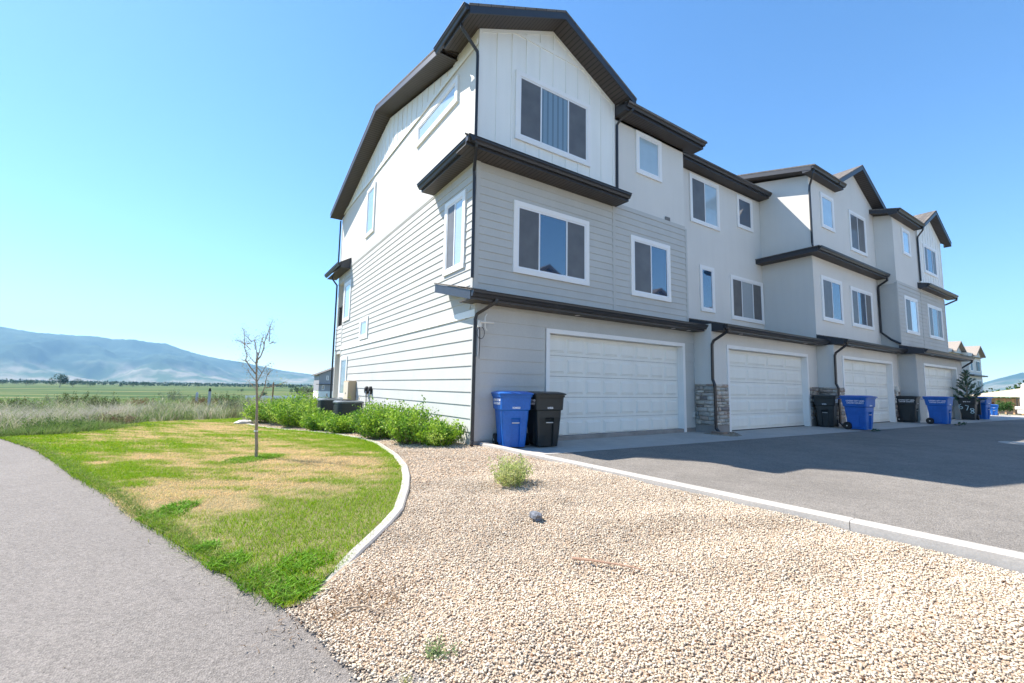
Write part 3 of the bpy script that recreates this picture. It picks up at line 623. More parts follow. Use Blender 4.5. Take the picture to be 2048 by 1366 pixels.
laps(b, TS, Y1+.08, Y1+.56, .13, 2.9, .27, False); b.box(Y1, Y1+.08, .1, 2.9, 0, .022, TS); laps(b, TS, YU+.08, -.6, 3.0, 6.05, .178, False); b.box(YU, YU+.08, 3.0, 6.1, 0, .022, TS)
b.build('front_siding', M_SIDE, h4)
garage(h4, Y1, 21.3, 26.4, 4)
bb_panel(h4, T, 23.6, XR, 25.5, 10.45, .53, [(24.3, 26.5, 7.1, 8.72)])
window(h4, T, 21.42, 22.48, 7.57, 8.82, [(1, 'frost')]); window(h4, TF(YU-.02), 24.36, 26.42, 7.16, 8.65, [(.25, 'screen'), (.45, 'glass'), (.3, 'screen')])
window(h4, T, 21.1, 22.87, 3.9, 5.6, [(.45, 'screen'), (.55, 'frost')]); window(h4, T, 24.37, 26.66, 3.92, 5.6, [(.28, 'screen'), (.42, 'glass'), (.30, 'screen')])
main_roof(h4, 19.95, 27.85, -1.72, 9.22, XL, XR, segs=[(19.95, 23.3, -1.72), (23.3, 27.85, .3)]); eave(h4, 19.95, 23.35, -1.72, YU, 9.25)
cross_gable(h4, 25.5, 2.3, 2.3, 10.45, .53, .53, -1.66, YU, 11.24)
low_roof(h4, 23.25, 28.0, -1.75, YU, 6.38, .25); low_roof(h4, 20.1, 27.6, -2.22, YU, 3.06, .25)
for x in (21.8, 25.5): soffit_light(h4, x, -1.95, 2.89)
downspout(h4, [(23.35, -1.62, 9.15), (23.35, -1.6, 9.0), (23.55, -1.36, 8.8), (23.55, -1.34, 8.7), (23.55, -1.34, 6.6)])
downspout(h4, [(27.9, -1.68, 6.26), (27.9, -1.66, 6.15), (27.5, -1.3, 5.9)], .05); downspout(h4, [(27.5, -2.12, 2.95), (27.5, -2.1, 2.85), (27.45, -1.66, 2.5), (27.45, -1.64, .1)], .05)

# ------------------------------------------------------------------ gravel, grass, weeds
_n = [(RNG.uniform(0, 6.3), RNG.uniform(.5, 1.3), RNG.uniform(0, 6.3)) for _ in range(10)]
def fn(x, y, s):
    v = 0; 
    for i, (a, f, p) in enumerate(_n): v = v+np.sin((x*math.cos(a)+y*math.sin(a))*f*s*(1+.35*i)+p)/(1+.25*i)
    return v/3.2
def ico():
    bm = bmesh.new(); bmesh.ops.create_icosphere(bm, subdivisions=1, radius=1); v = np.array([x.co[:] for x in bm.verts]); f = np.array([[q.index for q in p.verts] for p in bm.faces]); bm.free(); return v, f
def rotm(n, full=True):
    q = RNG.normal(size=(n, 4)); q /= np.linalg.norm(q, axis=1)[:, None]; a, b, c, d = q.T
    return np.stack([1-2*(c*c+d*d), 2*(b*c-d*a), 2*(b*d+c*a), 2*(b*c+d*a), 1-2*(b*b+d*d), 2*(c*d-b*a), 2*(b*d-c*a), 2*(c*d+b*a), 1-2*(b*b+c*c)], 1).reshape(n, 3, 3)
IV, IF = ico()
M_STONE2 = mat('gravel_stone', attr=True, rough=.85, spec=.25, noise=(180, .12, 2))
def stones(name, P, size, pal, m, jag=.22, flat=.55, kind='stuff'):
    n = len(P); sc = size[:, None]*np.stack([RNG.uniform(.8, 1.35, n), RNG.uniform(.55, .9, n), RNG.uniform(flat*.7, flat*1.2, n)], 1)
    V = IV[None]*(1+RNG.uniform(-jag, jag, (n, 12, 1)))*sc[:, None, :]
    a = RNG.uniform(0, 2*np.pi, n); t1 = RNG.normal(0, .45, n); ca, sa, ct, st = np.cos(a), np.sin(a), np.cos(t1), np.sin(t1)
    x = V[..., 0]; y = V[..., 1]*ct[:, None]-V[..., 2]*st[:, None]; z = V[..., 1]*st[:, None]+V[..., 2]*ct[:, None]
    V = np.stack([x*ca[:, None]-y*sa[:, None], x*sa[:, None]+y*ca[:, None], z], 2)+P[:, None, :]
    F = IF[None]+np.arange(n)[:, None, None]*12
    c = pal[RNG.integers(0, len(pal), n)]*RNG.uniform(.8, 1.15, (n, 1)); lo = fn(P[:, 0], P[:, 1], 2.2)+.7*fn(P[:, 1]+7, P[:, 0], 7); c = c*(1-.16*np.clip(lo, -.6, 1))[:, None]
    c = c*np.array([.97, .985, 1.02]); c = np.where(RNG.random((n, 1)) < .012*(1+2*(lo[:, None] > .7)), np.array([[.16, .085, .045]]), c); c = np.repeat(c, 12, 0)
    return tag(npmesh(name, V.reshape(-1, 3), F.reshape(-1, 3), m, c), kind=kind)
PAL = np.array([(.62, .47, .33), (.70, .57, .43), (.55, .40, .28), (.76, .66, .54), (.66, .52, .38), (.48, .34, .24), (.72, .62, .50), (.58, .48, .40), (.80, .72, .62), (.50, .42, .36)])*np.array([.80, .77, .74])
PAL = (PAL*.66+PAL.mean(0)*.38)*np.array([1.10, 1.14, 1.10])
def gravel_points(n, x0, x1, y0, y1, r):
    x = RNG.uniform(x0, x1, n); y = RNG.uniform(y0, y1, n)
    lo = np.where(y > -4.62, xe(y)+.01, xp(y)-.03-.05*RNG.random(n)); hi = np.where(y < -.15, kx(y)-.0, -.02)
    k = (x > lo) & (x < hi); x, y = x[k], y[k]; return x, y
x, y = gravel_points(225000, -4.2, .2, -7.7, -2.4, 0); d = np.hypot(x+4.4, y+7.96); 
sz = RNG.uniform(.0045, .0102, len(x))*(1+.25*(RNG.random(len(x)) > .93)); z = g(x, y)+.006+.012*np.sin(x*5.1+y*2)*np.cos(y*4.3-x)+RNG.uniform(-.002, .010, len(x))
stones('gravel', np.stack([x, y, z], 1), sz, PAL, M_STONE2)
x, y = gravel_points(90000, -3.6, .2, -2.4, 10.6, 0); k = (y < 2.2) | (RNG.random(len(y)) < .35); x, y = x[k], y[k]
z = g(x, y)+.006+.012*np.sin(x*5.1+y*2)*np.cos(y*4.3-x)+RNG.uniform(-.002, .010, len(x))
stones('gravel', np.stack([x, y, z], 1), RNG.uniform(.0075, .0135, len(x)), PAL, M_STONE2)
# loose stones strayed on the path and along the kerb foot, pillar strips
y = np.concatenate([RNG.uniform(-7.2, -3.6, 130), RNG.normal(-4.9, .5, 200)]); x = xp(y)-np.abs(RNG.normal(0, .16, len(y))); z = g(x, y)+.003
x2 = RNG.uniform(-7.6, -3.6, 120); y2 = RNG.uniform(-7, 2, 120); k = x2 < xp(y2); x = np.concatenate([x, x2[k]]); y = np.concatenate([y, y2[k]]); z = g(x, y)+.002
stones('loose_stones', np.stack([x, y, z], 1), RNG.uniform(.002, .006, len(x)), PAL*.8, M_STONE2)
P_ = []
for x0, x1, yb in ((6.95, 8.3, -.6), (13.2, 14.9, -1.15)):
    for _ in range(1100):
        px_ = random.uniform(x0, x1); py_ = random.uniform(yb-.75, yb+.1)
        if abs(py_-yb)*1.1 < (x1-px_)*.9 : P_.append((px_, py_, .008))
stones('pillar_gravel', np.array(P_), RNG.uniform(.012, .02, len(P_)), PAL*.6, M_STONE2)

def blades(name, x, y, z, h, wd, c0, m=None, lean=.35, curl=.4, kind='stuff', tipc=1.15, parent=None):
    n = len(x); a = RNG.uniform(0, 2*np.pi, n); l = RNG.normal(0, 1, (n, 2))*lean*h[:, None]
    b = np.stack([x, y, z], 1); s = np.stack([np.cos(a), np.sin(a), 0*a], 1)*wd[:, None]
    mid = b+np.stack([l[:, 0]*.4, l[:, 1]*.4, h*.55], 1); tip = b+np.stack([l[:, 0]*(1+curl), l[:, 1]*(1+curl), h*(1-.1*curl)], 1)
    V = np.stack([b-s, b+s, mid+s*.7, mid-s*.7, tip], 1).reshape(-1, 3); k = np.arange(n)[:, None]*5
    F = np.concatenate([k+np.array([[0, 1, 2]]), k+np.array([[0, 2, 3]]), k+np.array([[3, 2, 4]])], 0)
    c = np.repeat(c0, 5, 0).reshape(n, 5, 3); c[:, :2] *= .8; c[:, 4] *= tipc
    return tag(npmesh(name, V, F, m or M_GRASS, c.reshape(-1, 3), parent), kind=kind)
M_GRASS = leafmat('grass_blade', .3, .6)
def dryness(x, y):
    """patches of dead turf, laid out as on the ground: green verge along the path and near end, tan centre"""
    e = x-xp(y); v = .40*fn(x, y, 1.3)+.50*fn(x+9, y-4, 3.2)+.55*fn(x-5, y+2, 8)+.55*fn(x+3, y-8, 15)
    centre = np.exp(-(((x+3.4)/1.5)**2+((y-1.6)/3.6)**2))*.75
    south = np.clip((-1.9-y)/1.0, 0, 1)*1.1
    verge = np.clip((1.5-e)/.8, 0, 1)*.55*(y > .3)
    rim = np.clip((.45-(xe(y)-x))/.3, 0, 1)*.5
    spots = 0
    for cx, cy, r, a in ((-5.05, -.6, .35, 1.1), (-4.85, -1.4, .45, 1.2), (-4.3, -2.1, .45, .9), (-4.45, -2.75, .28, 1.3), (-4.15, -3.2, .3, 1.2), (-5.8, 2.3, .4, .9), (-7.2, 5.9, .7, .9), (-3.9, -1.3, .6, .6), (-2.6, -.4, .7, .7), (-5, 7.5, 1.8, .8), (-3.5, 9, 1.5, .6)):
        spots = spots+a*np.exp(-(((x-cx)**2+(y-cy)**2)/r**2))
    lush = 1.6*np.exp(-(((x+3.72)/.42)**2+((y-1.12)/.28)**2))
    return v+centre+spots-south-verge-rim-lush-.30
def lawn(n, y0, y1, h0, h1, w0, w1, name):
    y = RNG.uniform(y0, y1, n); x = RNG.uniform(-8.8, -1.3, n); k = (x > np.vectorize(lawn_l)(y)-.06*RNG.random(n)) & (x < np.vectorize(lawn_r)(y)+.04); x, y = x[k], y[k]
    d = dryness(x, y)+RNG.normal(0, .30, len(x)); t = np.clip(d*1.25+.42, 0, 1)[:, None]
    gr = np.array([.14, .33, .008]); gr2 = np.array([.36, .46, .02]); dr = np.array([.86, .64, .33]); u = RNG.random((len(x), 1))
    c = (gr*u+gr2*(1-u))*(1-t)+dr*(.8+.35*RNG.random((len(x), 1)))*t
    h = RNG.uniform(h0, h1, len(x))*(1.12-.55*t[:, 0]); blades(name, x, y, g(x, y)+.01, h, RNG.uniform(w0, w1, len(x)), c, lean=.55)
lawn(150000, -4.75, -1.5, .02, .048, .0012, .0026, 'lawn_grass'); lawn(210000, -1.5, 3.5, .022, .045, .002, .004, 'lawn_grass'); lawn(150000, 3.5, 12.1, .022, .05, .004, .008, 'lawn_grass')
# ragged verge, taller weeds and clover tufts at the path edge
y = RNG.uniform(-4.7, 8, 9000); x = xp(y)+RNG.normal(.02, .05, 9000); c = np.array([.12, .21, .03])*RNG.uniform(.7, 1.4, (9000, 1))*np.where(RNG.random((9000, 1)) < .25, np.array([[2.6, 1.5, 3.5]]), 1)
blades('verge_grass', x, y, g(x, y), RNG.uniform(.03, .075, 9000), RNG.uniform(.002, .004, 9000), c, lean=.8)
def clump_pts(spots, n, r):
    P = []
    for cx, cy, rr in spots:
        a = RNG.uniform(0, 6.28, n); q = rr*np.sqrt(RNG.random(n)); P.append(np.stack([cx+q*np.cos(a), cy+q*np.sin(a)], 1))
    P = np.concatenate(P); return P[:, 0], P[:, 1]
x, y = clump_pts([(-3.95, -4.25, .22), (-3.85, -4.55, .16), (-4.2, -3.75, .15), (-3.7, -4.1, .2), (-4.72, -1.95, .22), (-4.6, -1.7, .18), (-3.72, 1.1, .40), (-3.9, 1.0, .3), (-3.5, 1.15, .25), (-4.35, -3.3, .1)], 420, 1)
n = len(x); lf = RNG.uniform(.015, .055, n)
blades('clover_and_weeds', x, y, g(x, y)+.01, lf, RNG.uniform(.004, .009, n), np.array([.13, .28, .02])*RNG.uniform(.6, 1.6, (n, 1)), lean=.9)

# wild grass beyond the lawn
def wild(name, n, gen, h0, h1, w0, w1, cols, per=9, lean=.35):
    x, y = gen(n); m_ = len(x); hh = RNG.uniform(h0, h1, m_)*(1+.45*np.clip(fn(x, y, .8), -1, 1)); cols = cols*1.25; ci = cols[RNG.integers(0, len(cols), m_)]
    x = np.repeat(x, per)+RNG.normal(0, .12, m_*per)*np.repeat(hh, per); y = np.repeat(y, per)+RNG.normal(0, .12, m_*per)*np.repeat(hh, per)
    h = np.repeat(hh, per)*RNG.uniform(.5, 1.1, m_*per); blades(name, x, y, g(x, y)-.08, h, RNG.uniform(w0, w1, m_*per), np.repeat(ci, per, 0)*RNG.uniform(.75, 1.25, (m_*per, 1)), lean=lean)
def gen_band(y0, y1):
    def f(n):
        y = y0+(y1-y0)*RNG.random(n)**1.3; w0 = -9-(y-8)*.85; w1 = 4+(y-12)*.28; x = RNG.uniform(0, 1, n)*(w1-w0)+w0
        k = (y > 12.3) | (x < np.interp(y, [7.9, 11.6, 12.3], [-8.5, -6.3, -3])-.1*1); k &= ~((x > -2.0) & (y < 14)); k &= (x > xp(np.minimum(y, 12))-1.5*(y < 10)-40*(y > 10)); return x[k], y[k]
    return f
DRY = np.array([(.48, .42, .31), (.26, .28, .13), (.15, .21, .07), (.42, .38, .28)]); MIX = np.array([(.10, .17, .04), (.12, .20, .05), (.20, .24, .09), (.17, .14, .09), (.36, .34, .25), (.16, .21, .09), (.09, .13, .05), (.20, .30, .07)])
GRN = np.array([(.14, .24, .05), (.18, .27, .07), (.25, .30, .12)])
wild('wild_grass', 5200, gen_band(8.2, 22), .25, .70, .004, .009, np.concatenate([MIX, DRY]), 11)
wild('wild_grass', 5200, gen_band(20, 60), .35, .9, .010, .02, np.concatenate([MIX, DRY]), 8)
wild('wild_grass', 5200, gen_band(55, 200), .5, 1.2, .03, .07, np.concatenate([MIX, GRN]), 6)
wild('verge_weeds', 900, lambda n: (lambda y: (np.interp(y, [7.2, 10], [-9.0, -7.0])+RNG.normal(0, .5, n), y))(RNG.uniform(7.9, 10, n)), .2, .4, .005, .01, GRN*.8, 12)

yb_ = RNG.normal(-4.95, .18, 420); xb_ = -3.55+RNG.normal(0, .22, 420)+.25*(yb_+4.95)
blades('dry_litter', xb_, yb_, g(xb_, yb_)+.018, RNG.uniform(.008, .03, 420), RNG.uniform(.002, .005, 420), np.array([.24, .15, .08])*RNG.uniform(.5, 1.6, (420, 1)), lean=1.6)
# pale dead brush among the weeds
def gen_spots(sp_):
    def f(n): x, y = clump_pts(sp_, n//len(sp_), 1); return x, y
    return f
wild('dead_brush', 1200, gen_spots([(-9.6, 11.2, .8), (-9.0, 12.8, .9), (-7.6, 13.6, .8), (-10.5, 14.5, 1.4), (-4.8, 16.5, .9), (-2.2, 19, 1.1), (-7.5, 20, 1.3), (-1.2, 15.0, .5)]), .35, .75, .003, .006, np.array([(.50, .45, .38), (.42, .38, .33), (.55, .50, .42)])*.8, 9, lean=.8)
# ------------------------------------------------------------------ leafy plants
M_LEAF = leafmat('shrub_leaf', .35, .45)
M_BARK = mat('bark', (.33, .26, .19), .9, .2, noise=(30, .25, 4)); M_TWIG = mat('pale_twig', (.30, .26, .20), .9, .2, noise=(40, .2, 3))
def leaves(P, D, L, W, col):
    """diamond leaf at P pointing along D"""
    n = len(P); D = D/np.linalg.norm(D, axis=1)[:, None]; r = RNG.normal(size=(n, 3)); s = np.cross(D, r); s /= np.linalg.norm(s, axis=1)[:, None]; u = np.cross(s, D)
    L = L[:, None]; W = W[:, None]; mid = P+D*L*.5-u*L*.06
    V = np.stack([P, mid+s*W*.5+u*L*.05, P+D*L-u*L*.12, mid-s*W*.5+u*L*.05], 1).reshape(-1, 3); k = np.arange(n)[:, None]*4
    F = np.concatenate([k+np.array([[0, 1, 2]]), k+np.array([[0, 2, 3]])], 0); return V, F, np.repeat(col, 4, 0)
def shrub(name, loc, r, h, nst, nlf, ll, cols, label, cat, group, spread=1.0, upright=.5, rseed=0, stemm=None, lobes=0, part='foliage'):
    root = thing(name, loc, label, cat, group); sb = MB(); Ps = []; Ds = []; 
    for i in range(nst):
        a = random.uniform(0, 6.283); q = r*math.sqrt(random.random())*spread; hh = h*random.uniform(.5, 1.0)*(1-.25*(q/r)**2)*(1.2 if i % 9 == 0 else 1)
        b0 = Vector((.25*q*math.cos(a), .25*q*math.sin(a), -.03)); t = Vector((q*math.cos(a)+random.uniform(-.05, .05), q*math.sin(a)+random.uniform(-.05, .05), hh))
        c = b0.lerp(t, .5)+Vector((.15*q*math.cos(a), .15*q*math.sin(a), -.02*h)); pts = [b0.lerp(c, s_).lerp(c.lerp(t, s_), s_) for s_ in (0, .35, .7, 1)]
        if i % 2 == 0: sb.pipe(pts, .005*max(h, .4)/.6, 4, .0015)
        s_ = RNG.uniform(.12, 1, nlf)**.8; p0, c0, t0 = np.array(b0), np.array(c), np.array(t)
        p = (1-s_)[:, None]**2*p0+2*((1-s_)*s_)[:, None]*c0+(s_**2)[:, None]*t0
        d = RNG.normal(size=(nlf, 3)); d[:, 2] = np.abs(d[:, 2])*.6+upright; p = p+RNG.normal(0, ll*.7, (nlf, 3))*np.array([1, 1, .6]); Ps.append(p); Ds.append(d)
    P = np.concatenate(Ps); D = np.concatenate(Ds); P[:, 2] = np.maximum(P[:, 2], .01); n = len(P)
    base = cols[RNG.integers(0, len(cols), nst)]; c = np.repeat(base, nlf, 0)*RNG.uniform(.75, 1.25, (n, 1))
    L = RNG.uniform(.6, 1.15, n)*ll; V, F, cc = leaves(P, D, L, L*RNG.uniform(.45, .62, n), c)
    npmesh(part, V, F, M_LEAF, cc, root); sb.build('stems', stemm or M_TWIG, root, local=True); return root
SUM = np.array([(.24, .40, .03), (.32, .48, .05), (.12, .25, .03), (.38, .52, .09), (.20, .36, .04), (.09, .20, .03)])
BUSH = 'green shrubs along the end wall'
bl = [(-.52, .55, .42, .50, 'low green shrub at the right end of the bed, nearest the house corner'),
      (-.85, 1.25, .5, .74, 'bright green shrub with a tall upright shoot, second from the house corner'),
      (-.62, 2.35, .48, .58, 'green shrub against the wall, third from the house corner'),
      (-1.05, 2.75, .48, .74, 'dense green shrub where the edging curve begins, fourth from the corner'),
      (-.78, 3.9, .5, .72, 'rounded green shrub below the twin cable covers'),
      (-1.35, 4.7, .5, .60, 'broad green shrub in front of the nearer condenser'),
      (-1.7, 5.9, .5, .62, 'green shrub covering the left side of the nearer condenser'),
      (-1.55, 7.3, .5, .62, 'green shrub in front of the farther condenser'),
      (-2.15, 7.5, .55, .66, 'wide green shrub at the lawn edge left of the condensers'),
      (-2.35, 8.9, .6, .85, 'tallest green shrub of the row, below the distant houses'),
      (-2.75, 9.9, .6, .72, 'green shrub just right of the thin bare tree trunk'),
      (-1.7, 10.2, .6, .85, 'green shrub at the back corner of the house')]
for i_b, (x, y, r, h, lb) in enumerate(bl):
    near = 1 if y < 5 else 0
    shrub('leafy_shrub', (x, y, float(g(x, y))), r*1.3, h*(.82 if i_b in (5, 6, 7) else 1.05+.25*(i_b % 3)/2), 125 if near else 110, 42, .066 if near else .074, SUM, lb, 'shrub', BUSH, upright=.45)
shrub('sapling', (-.42, 7.9, float(g(-.4, 7.9))), .3, 1.15, 18, 60, .05, np.array([(.22, .34, .05), (.30, .36, .08), (.34, .24, .07)]), 'slender feathery sapling between the tan utility box and the cable covers', 'sapling', None, upright=.2)
YEL = np.array([(.52, .55, .20), (.44, .50, .17), (.60, .62, .30), (.34, .42, .14)])
shrub('yellow_green_shrub', (-1.22, -3.22, float(g(-1.22, -3.22))), .27, .40, 90, 38, .030, YEL, 'rounded yellow-green shrub alone in the gravel bed', 'shrub', None, upright=.7)
shrub('weed', (-3.36, -5.72, float(g(-3.36, -5.72))), .07, .07, 16, 22, .017, np.array([(.30, .38, .16), (.24, .33, .14)]), 'small grey-green weed in the gravel near the path', 'weed', None)
shrub('weed', (-3.55, -5.82, float(g(-3.55, -5.82))), .05, .03, 8, 14, .012, np.array([(.34, .36, .14)]), 'tiny flat weed in the gravel beside the path edge', 'weed', None)

# young bare tree on the lawn
def px2w(x, y, base=Vector((-3.68, 1.17, -.14)), off=0):
    d = _r*((x-1024)/892.25)-_u*((y-683)/892.25)+_f; n = Vector((_f.x, _f.y, 0)).normalized(); t = (base-CAM).dot(n)/d.dot(n); return CAM+d*t+n*off
t_ = thing('young_tree', (-3.68, 1.17, -.16), 'thin staked young tree, nearly bare, standing on the lawn', 'tree')
def K(pts, o0=0, o1=0): n = len(pts); return [px2w(455+p[0]/8.036, 630+p[1]/8.036, off=o0+(o1-o0)*i/(n-1)) for i, p in enumerate(pts)]
b = MB(); b.pipe([px2w(512, 921), px2w(513, 890), px2w(512, 862), px2w(514, 820), px2w(514, 790)]+K([(470, 1200), (465, 1000), (470, 800), (488, 650), (485, 600)]), .026, 8, .010); b.build('trunk', M_BARK, t_)
BR = [[(480, 730), (560, 650), (620, 540), (650, 450), (710, 340), (770, 240), (800, 190), (865, 110)], [(645, 430), (640, 320), (635, 220), (620, 155)], [(455, 950), (390, 850), (325, 725), (365, 650), (345, 550), (355, 420), (370, 300), (360, 235)],
      [(455, 800), (445, 580), (410, 450), (360, 390)], [(455, 780), (400, 700), (380, 640)], [(345, 550), (280, 500), (230, 470), (160, 430)], [(355, 460), (300, 465), (245, 440), (190, 410)], [(485, 680), (520, 600), (560, 450), (600, 370), (625, 310)],
      [(460, 1060), (370, 970), (290, 860)], [(465, 1200), (360, 1110), (280, 1045)], [(475, 1075), (535, 930), (580, 820), (605, 795)], [(470, 830), (535, 930), (490, 980)], [(500, 1366), (560, 1250), (595, 1160), (610, 1050), (630, 960), (615, 870)],
      [(590, 1170), (700, 1150), (800, 1110), (840, 1080)], [(650, 455), (700, 460), (760, 425)], [(560, 450), (530, 400), (545, 380)], [(365, 430), (300, 350), (255, 320)], [(445, 560), (425, 430), (430, 370)], [(630, 960), (680, 930), (740, 900)], [(325, 725), (270, 750), (225, 725)]]
V_, F_, C_ = [], [], []; kk = 0
for i, p in enumerate(BR):
    o1 = random.uniform(-.35, .35)*len(p)/8; pts = K(p, 0 if i not in (1, 5, 6, 13, 14, 15, 16, 18, 19) else .05, o1); b = MB(); b.pipe(pts, .012 if len(p) > 5 else .008, 5, .0035)
    for j in range(len(pts)-1):
        for _ in range(3):
            q = pts[j].lerp(pts[j+1], random.random()); e = q+Vector((random.uniform(-1, 1), random.uniform(-1, 1), random.uniform(-.2, .9)))*.085; b.pipe([q, e], .003, 4, .002)
    b.build('branch', M_BARK, t_)
    for q in pts[2:]:
        n = 30 if i in (13,) else 22
        P = np.array(q)+RNG.normal(0, .055, (n, 3)); L = RNG.uniform(.014, .032, n); v, f, c = leaves(P, RNG.normal(size=(n, 3)), L, L*.5, (np.array([(.30, .38, .16)]) if i in (0, 7, 14, 13) and RNG.random() < .6 else np.array([(.32, .31, .22)]))*RNG.uniform(.8, 1.3, (n, 1)))
        V_.append(v-np.array(t_.location)); F_.append(f+kk); C_.append(c); kk += len(v)
npmesh('leaves', np.concatenate(V_), np.concatenate(F_), M_LEAF, np.concatenate(C_), t_)
b = MB(); p = px2w(512, 862); b.pipe([p-Vector((0, 0, .012)), p+Vector((0, 0, .012))], .034, 10); b.build('trunk_band', M_IVORY, t_)

# rocks, sticks
b = MB(); bm = bmesh.new(); bmesh.ops.create_icosphere(bm, subdivisions=2, radius=1)
for v in bm.verts: v.co = Vector((v.co.x*.085, v.co.y*.06, max(v.co.z, -.3)*.06))*(1+random.uniform(-.28, .28))
me = bpy.data.meshes.new('rock'); bm.to_mesh(me); bm.free(); me.materials.append(mat('dark_rock', (.14, .15, .17), .9, .2, noise=[(25, .6, 4)])); o = bpy.data.objects.new('rock', me); C.objects.link(o); o.location = (-1.75, -4.45, -.04); o.rotation_euler.z = 1
tag(o, 'fist-sized dark grey rock lying on the gravel', 'rock')
b = MB(); a0, a1 = Vector((-2.10, -5.36, -.065)), Vector((-1.83, -5.80, -.055)); b.pipe([a0, a0.lerp(a1, .3)+Vector((0, 0, .006)), a0.lerp(a1, .7)+Vector((.01, 0, .004)), a1], .009, 6, .004)
tag(b.build('stick', mat('reddish_wood', (.40, .24, .16), .7, .3)), 'straight reddish wooden stick lying on the gravel', 'stick')
b = MB(); z0 = -.185; b.pipe([(-3.62, -5.0, z0), (-3.52, -5.08, z0+.02), (-3.47, -5.2, z0+.015), (-3.40, -5.27, z0+.03), (-3.37, -5.36, z0+.01)], .006, 5, .002); b.pipe([(-3.52, -5.08, z0+.02), (-3.46, -5.06, z0+.04)], .003, 4, .0015)
tag(b.build('dead_twig', M_BARK), 'crooked dark dead twig on the gravel near the path', 'twig')
V = []; 
b = MB(); bm = bmesh.new(); bmesh.ops.create_icosphere(bm, subdivisions=2, radius=1)
for v in bm.verts: v.co = Vector((v.co.x*.30, v.co.y*.2, v.co.z*.09))*(1+random.uniform(-.12, .12))
me = bpy.data.meshes.new('rock'); bm.to_mesh(me); bm.free(); me.materials.append(mat('pale_rock', (.55, .5, .45), .9, .2, noise=[(9, .2, 4)])); o = bpy.data.objects.new('rock', me); C.objects.link(o); o.location = (-3.45, 9.5, -.12)
tag(o, 'flat pale rock at the far tip of the lawn edging', 'rock')

# ------------------------------------------------------------------ wheeled bins
def rrect(w, d, z, cx=0, cy=0, r=.05, notch=0, nw=.085):
    pts = []; hw, hd = w/2, d/2
    for sx, sy, a0 in ((1, -1, -90), (1, 1, 0), (-1, 1, 90), (-1, -1, 180)):
        for k in range(4):
            a = math.radians(a0+30*k); pts.append((cx+sx*(hw-r)+r*math.cos(a), cy+sy*(hd-r)+r*math.sin(a), z))
    y = cy-hd; n = notch
    return pts+[(cx-nw-.012, y, z), (cx-nw, y+n, z), (cx+nw, y+n, z), (cx+nw+.012, y, z)]
def bin_mats(cn, c):
    def sc(n, b_, geo): pass
    return mat(cn+'_plastic', c, .42, .5, noise=[(3, .10, 4), (25, .08, 3)], bump=(140, .12, .002)), mat(cn+'_lid_plastic', tuple(x*1.0 for x in c), .36, .5, noise=[(4, .12, 4)])
def make_bin(colname, col, label, group):
    mb_, ml = bin_mats(colname, col); t = thing('wheeled_bin', (0, 0, 0), label, 'wheelie bin', group)
    lv = [(.03, .44, .46, -.04, .035, .05), (.25, .48, .54, -.03, .05, .05), (.50, .515, .585, -.02, .05, .05), (.56, .525, .60, -.02, .045, .05), (.60, .53, .61, -.02, 0, .05), (.735, .545, .63, -.015, 0, .05), (.755, .60, .68, -.015, 0, .05), (.97, .625, .72, -.005, 0, .05), (1.0, .63, .73, -.005, 0, .05)]
    b = MB(); b.loft([rrect(w, d, z, 0, cy, r, nt_) for z, w, d, cy, nt_, r in lv]); b.build('body', mb_, t, local=True)
    b = MB(); b.loft([rrect(.67, .77, 1.0, 0, 0, .06), rrect(.67, .77, 1.045, 0, 0, .06)]); b.build('rim', mb_, t, local=True)
    b = MB(); b.loft([rrect(w, d, z, 0, cy, .07) for w, d, z, cy in ((.70, .83, 1.048, -.01), (.705, .835, 1.07, -.01), (.66, .77, 1.085, -.01), (.50, .56, 1.11, .0), (.42, .46, 1.113, .0))])
    for sx in (-.16, 0, .16): b.box(sx-.03, sx+.03, .34, .43, 1.03, 1.10)
    b.build('lid', ml, t, local=True)
    b = MB(); b.pipe([(-.24, .37, 1.0), (-.24, .47, .99), (.24, .47, .99), (.24, .37, 1.0)], .016, 8); b.build('handle', mb_, t, local=True)
    b = MB()
    for sx in (-.245, .245): b.box(sx-.012, sx+.012, -.12, .10, .10, .72)
    b.box(-.20, .20, .24, .262, .15, .70); b.build('side_rib', mb_, t, local=True)
    b = MB(); b.pipe([(-.075, -.325, .50), (.075, -.325, .50)], .010, 8); b.build('catch_bar', M_GALV if False else M_IVORY, t, local=True)
    for sx in (-1, 1):
        b = MB(); b.pipe([(sx*.235, .22, .125), (sx*.295, .22, .125)], .125, 24); wh = b.build('wheel', M_RUB, t, local=True)
        b = MB(); b.pipe([(sx*.294, .22, .125), (sx*.303, .22, .125)], .022, 10); b.build('hub', M_IVORY, wh, local=True)
    b = MB(); b.pipe([(-.24, .22, .125), (.24, .22, .125)], .013, 8); b.build('axle', M_GALV, t, local=True)
    for sx in (-1, 1):
        for k, s_ in enumerate(('LOGAN CITY AND', 'CACHE COUNTY')):
            text(s_, .062, M_LET, t, (sx*(.318), -.06, .915-.068*k), (math.radians(90), 0, math.radians(90*sx)), bold=.002)
    text('K30023' if colname == 'blue' else '61026', .05, M_LET, t, (0, -.358, .775), (math.radians(90), 0, 0), 'number_tag', bold=.002)
    return t
M_LET = mat('white_lettering', (.82, .84, .86), .6, .3)
BLU = (.010, .12, .46); BLK = (.016, .022, .024); BG = 'wheeled bins along the drive'
nb = make_bin('blue', BLU, 'blue wheeled bin at the near house corner, closest to the gravel bed', BG); nb.location = (.64, -.40, 0); nb.rotation_euler.z = math.radians(-17)
kb = make_bin('black', BLK, 'black wheeled bin beside the near blue bin, left of the first garage door', BG); kb.location = (1.30, -.58, 0); kb.rotation_euler.z = math.radians(-12)
kb2 = dup(kb, (13.55, -.95, 0), math.radians(-78), 'black wheeled bin at the stone pillar left of the third garage door', BG)
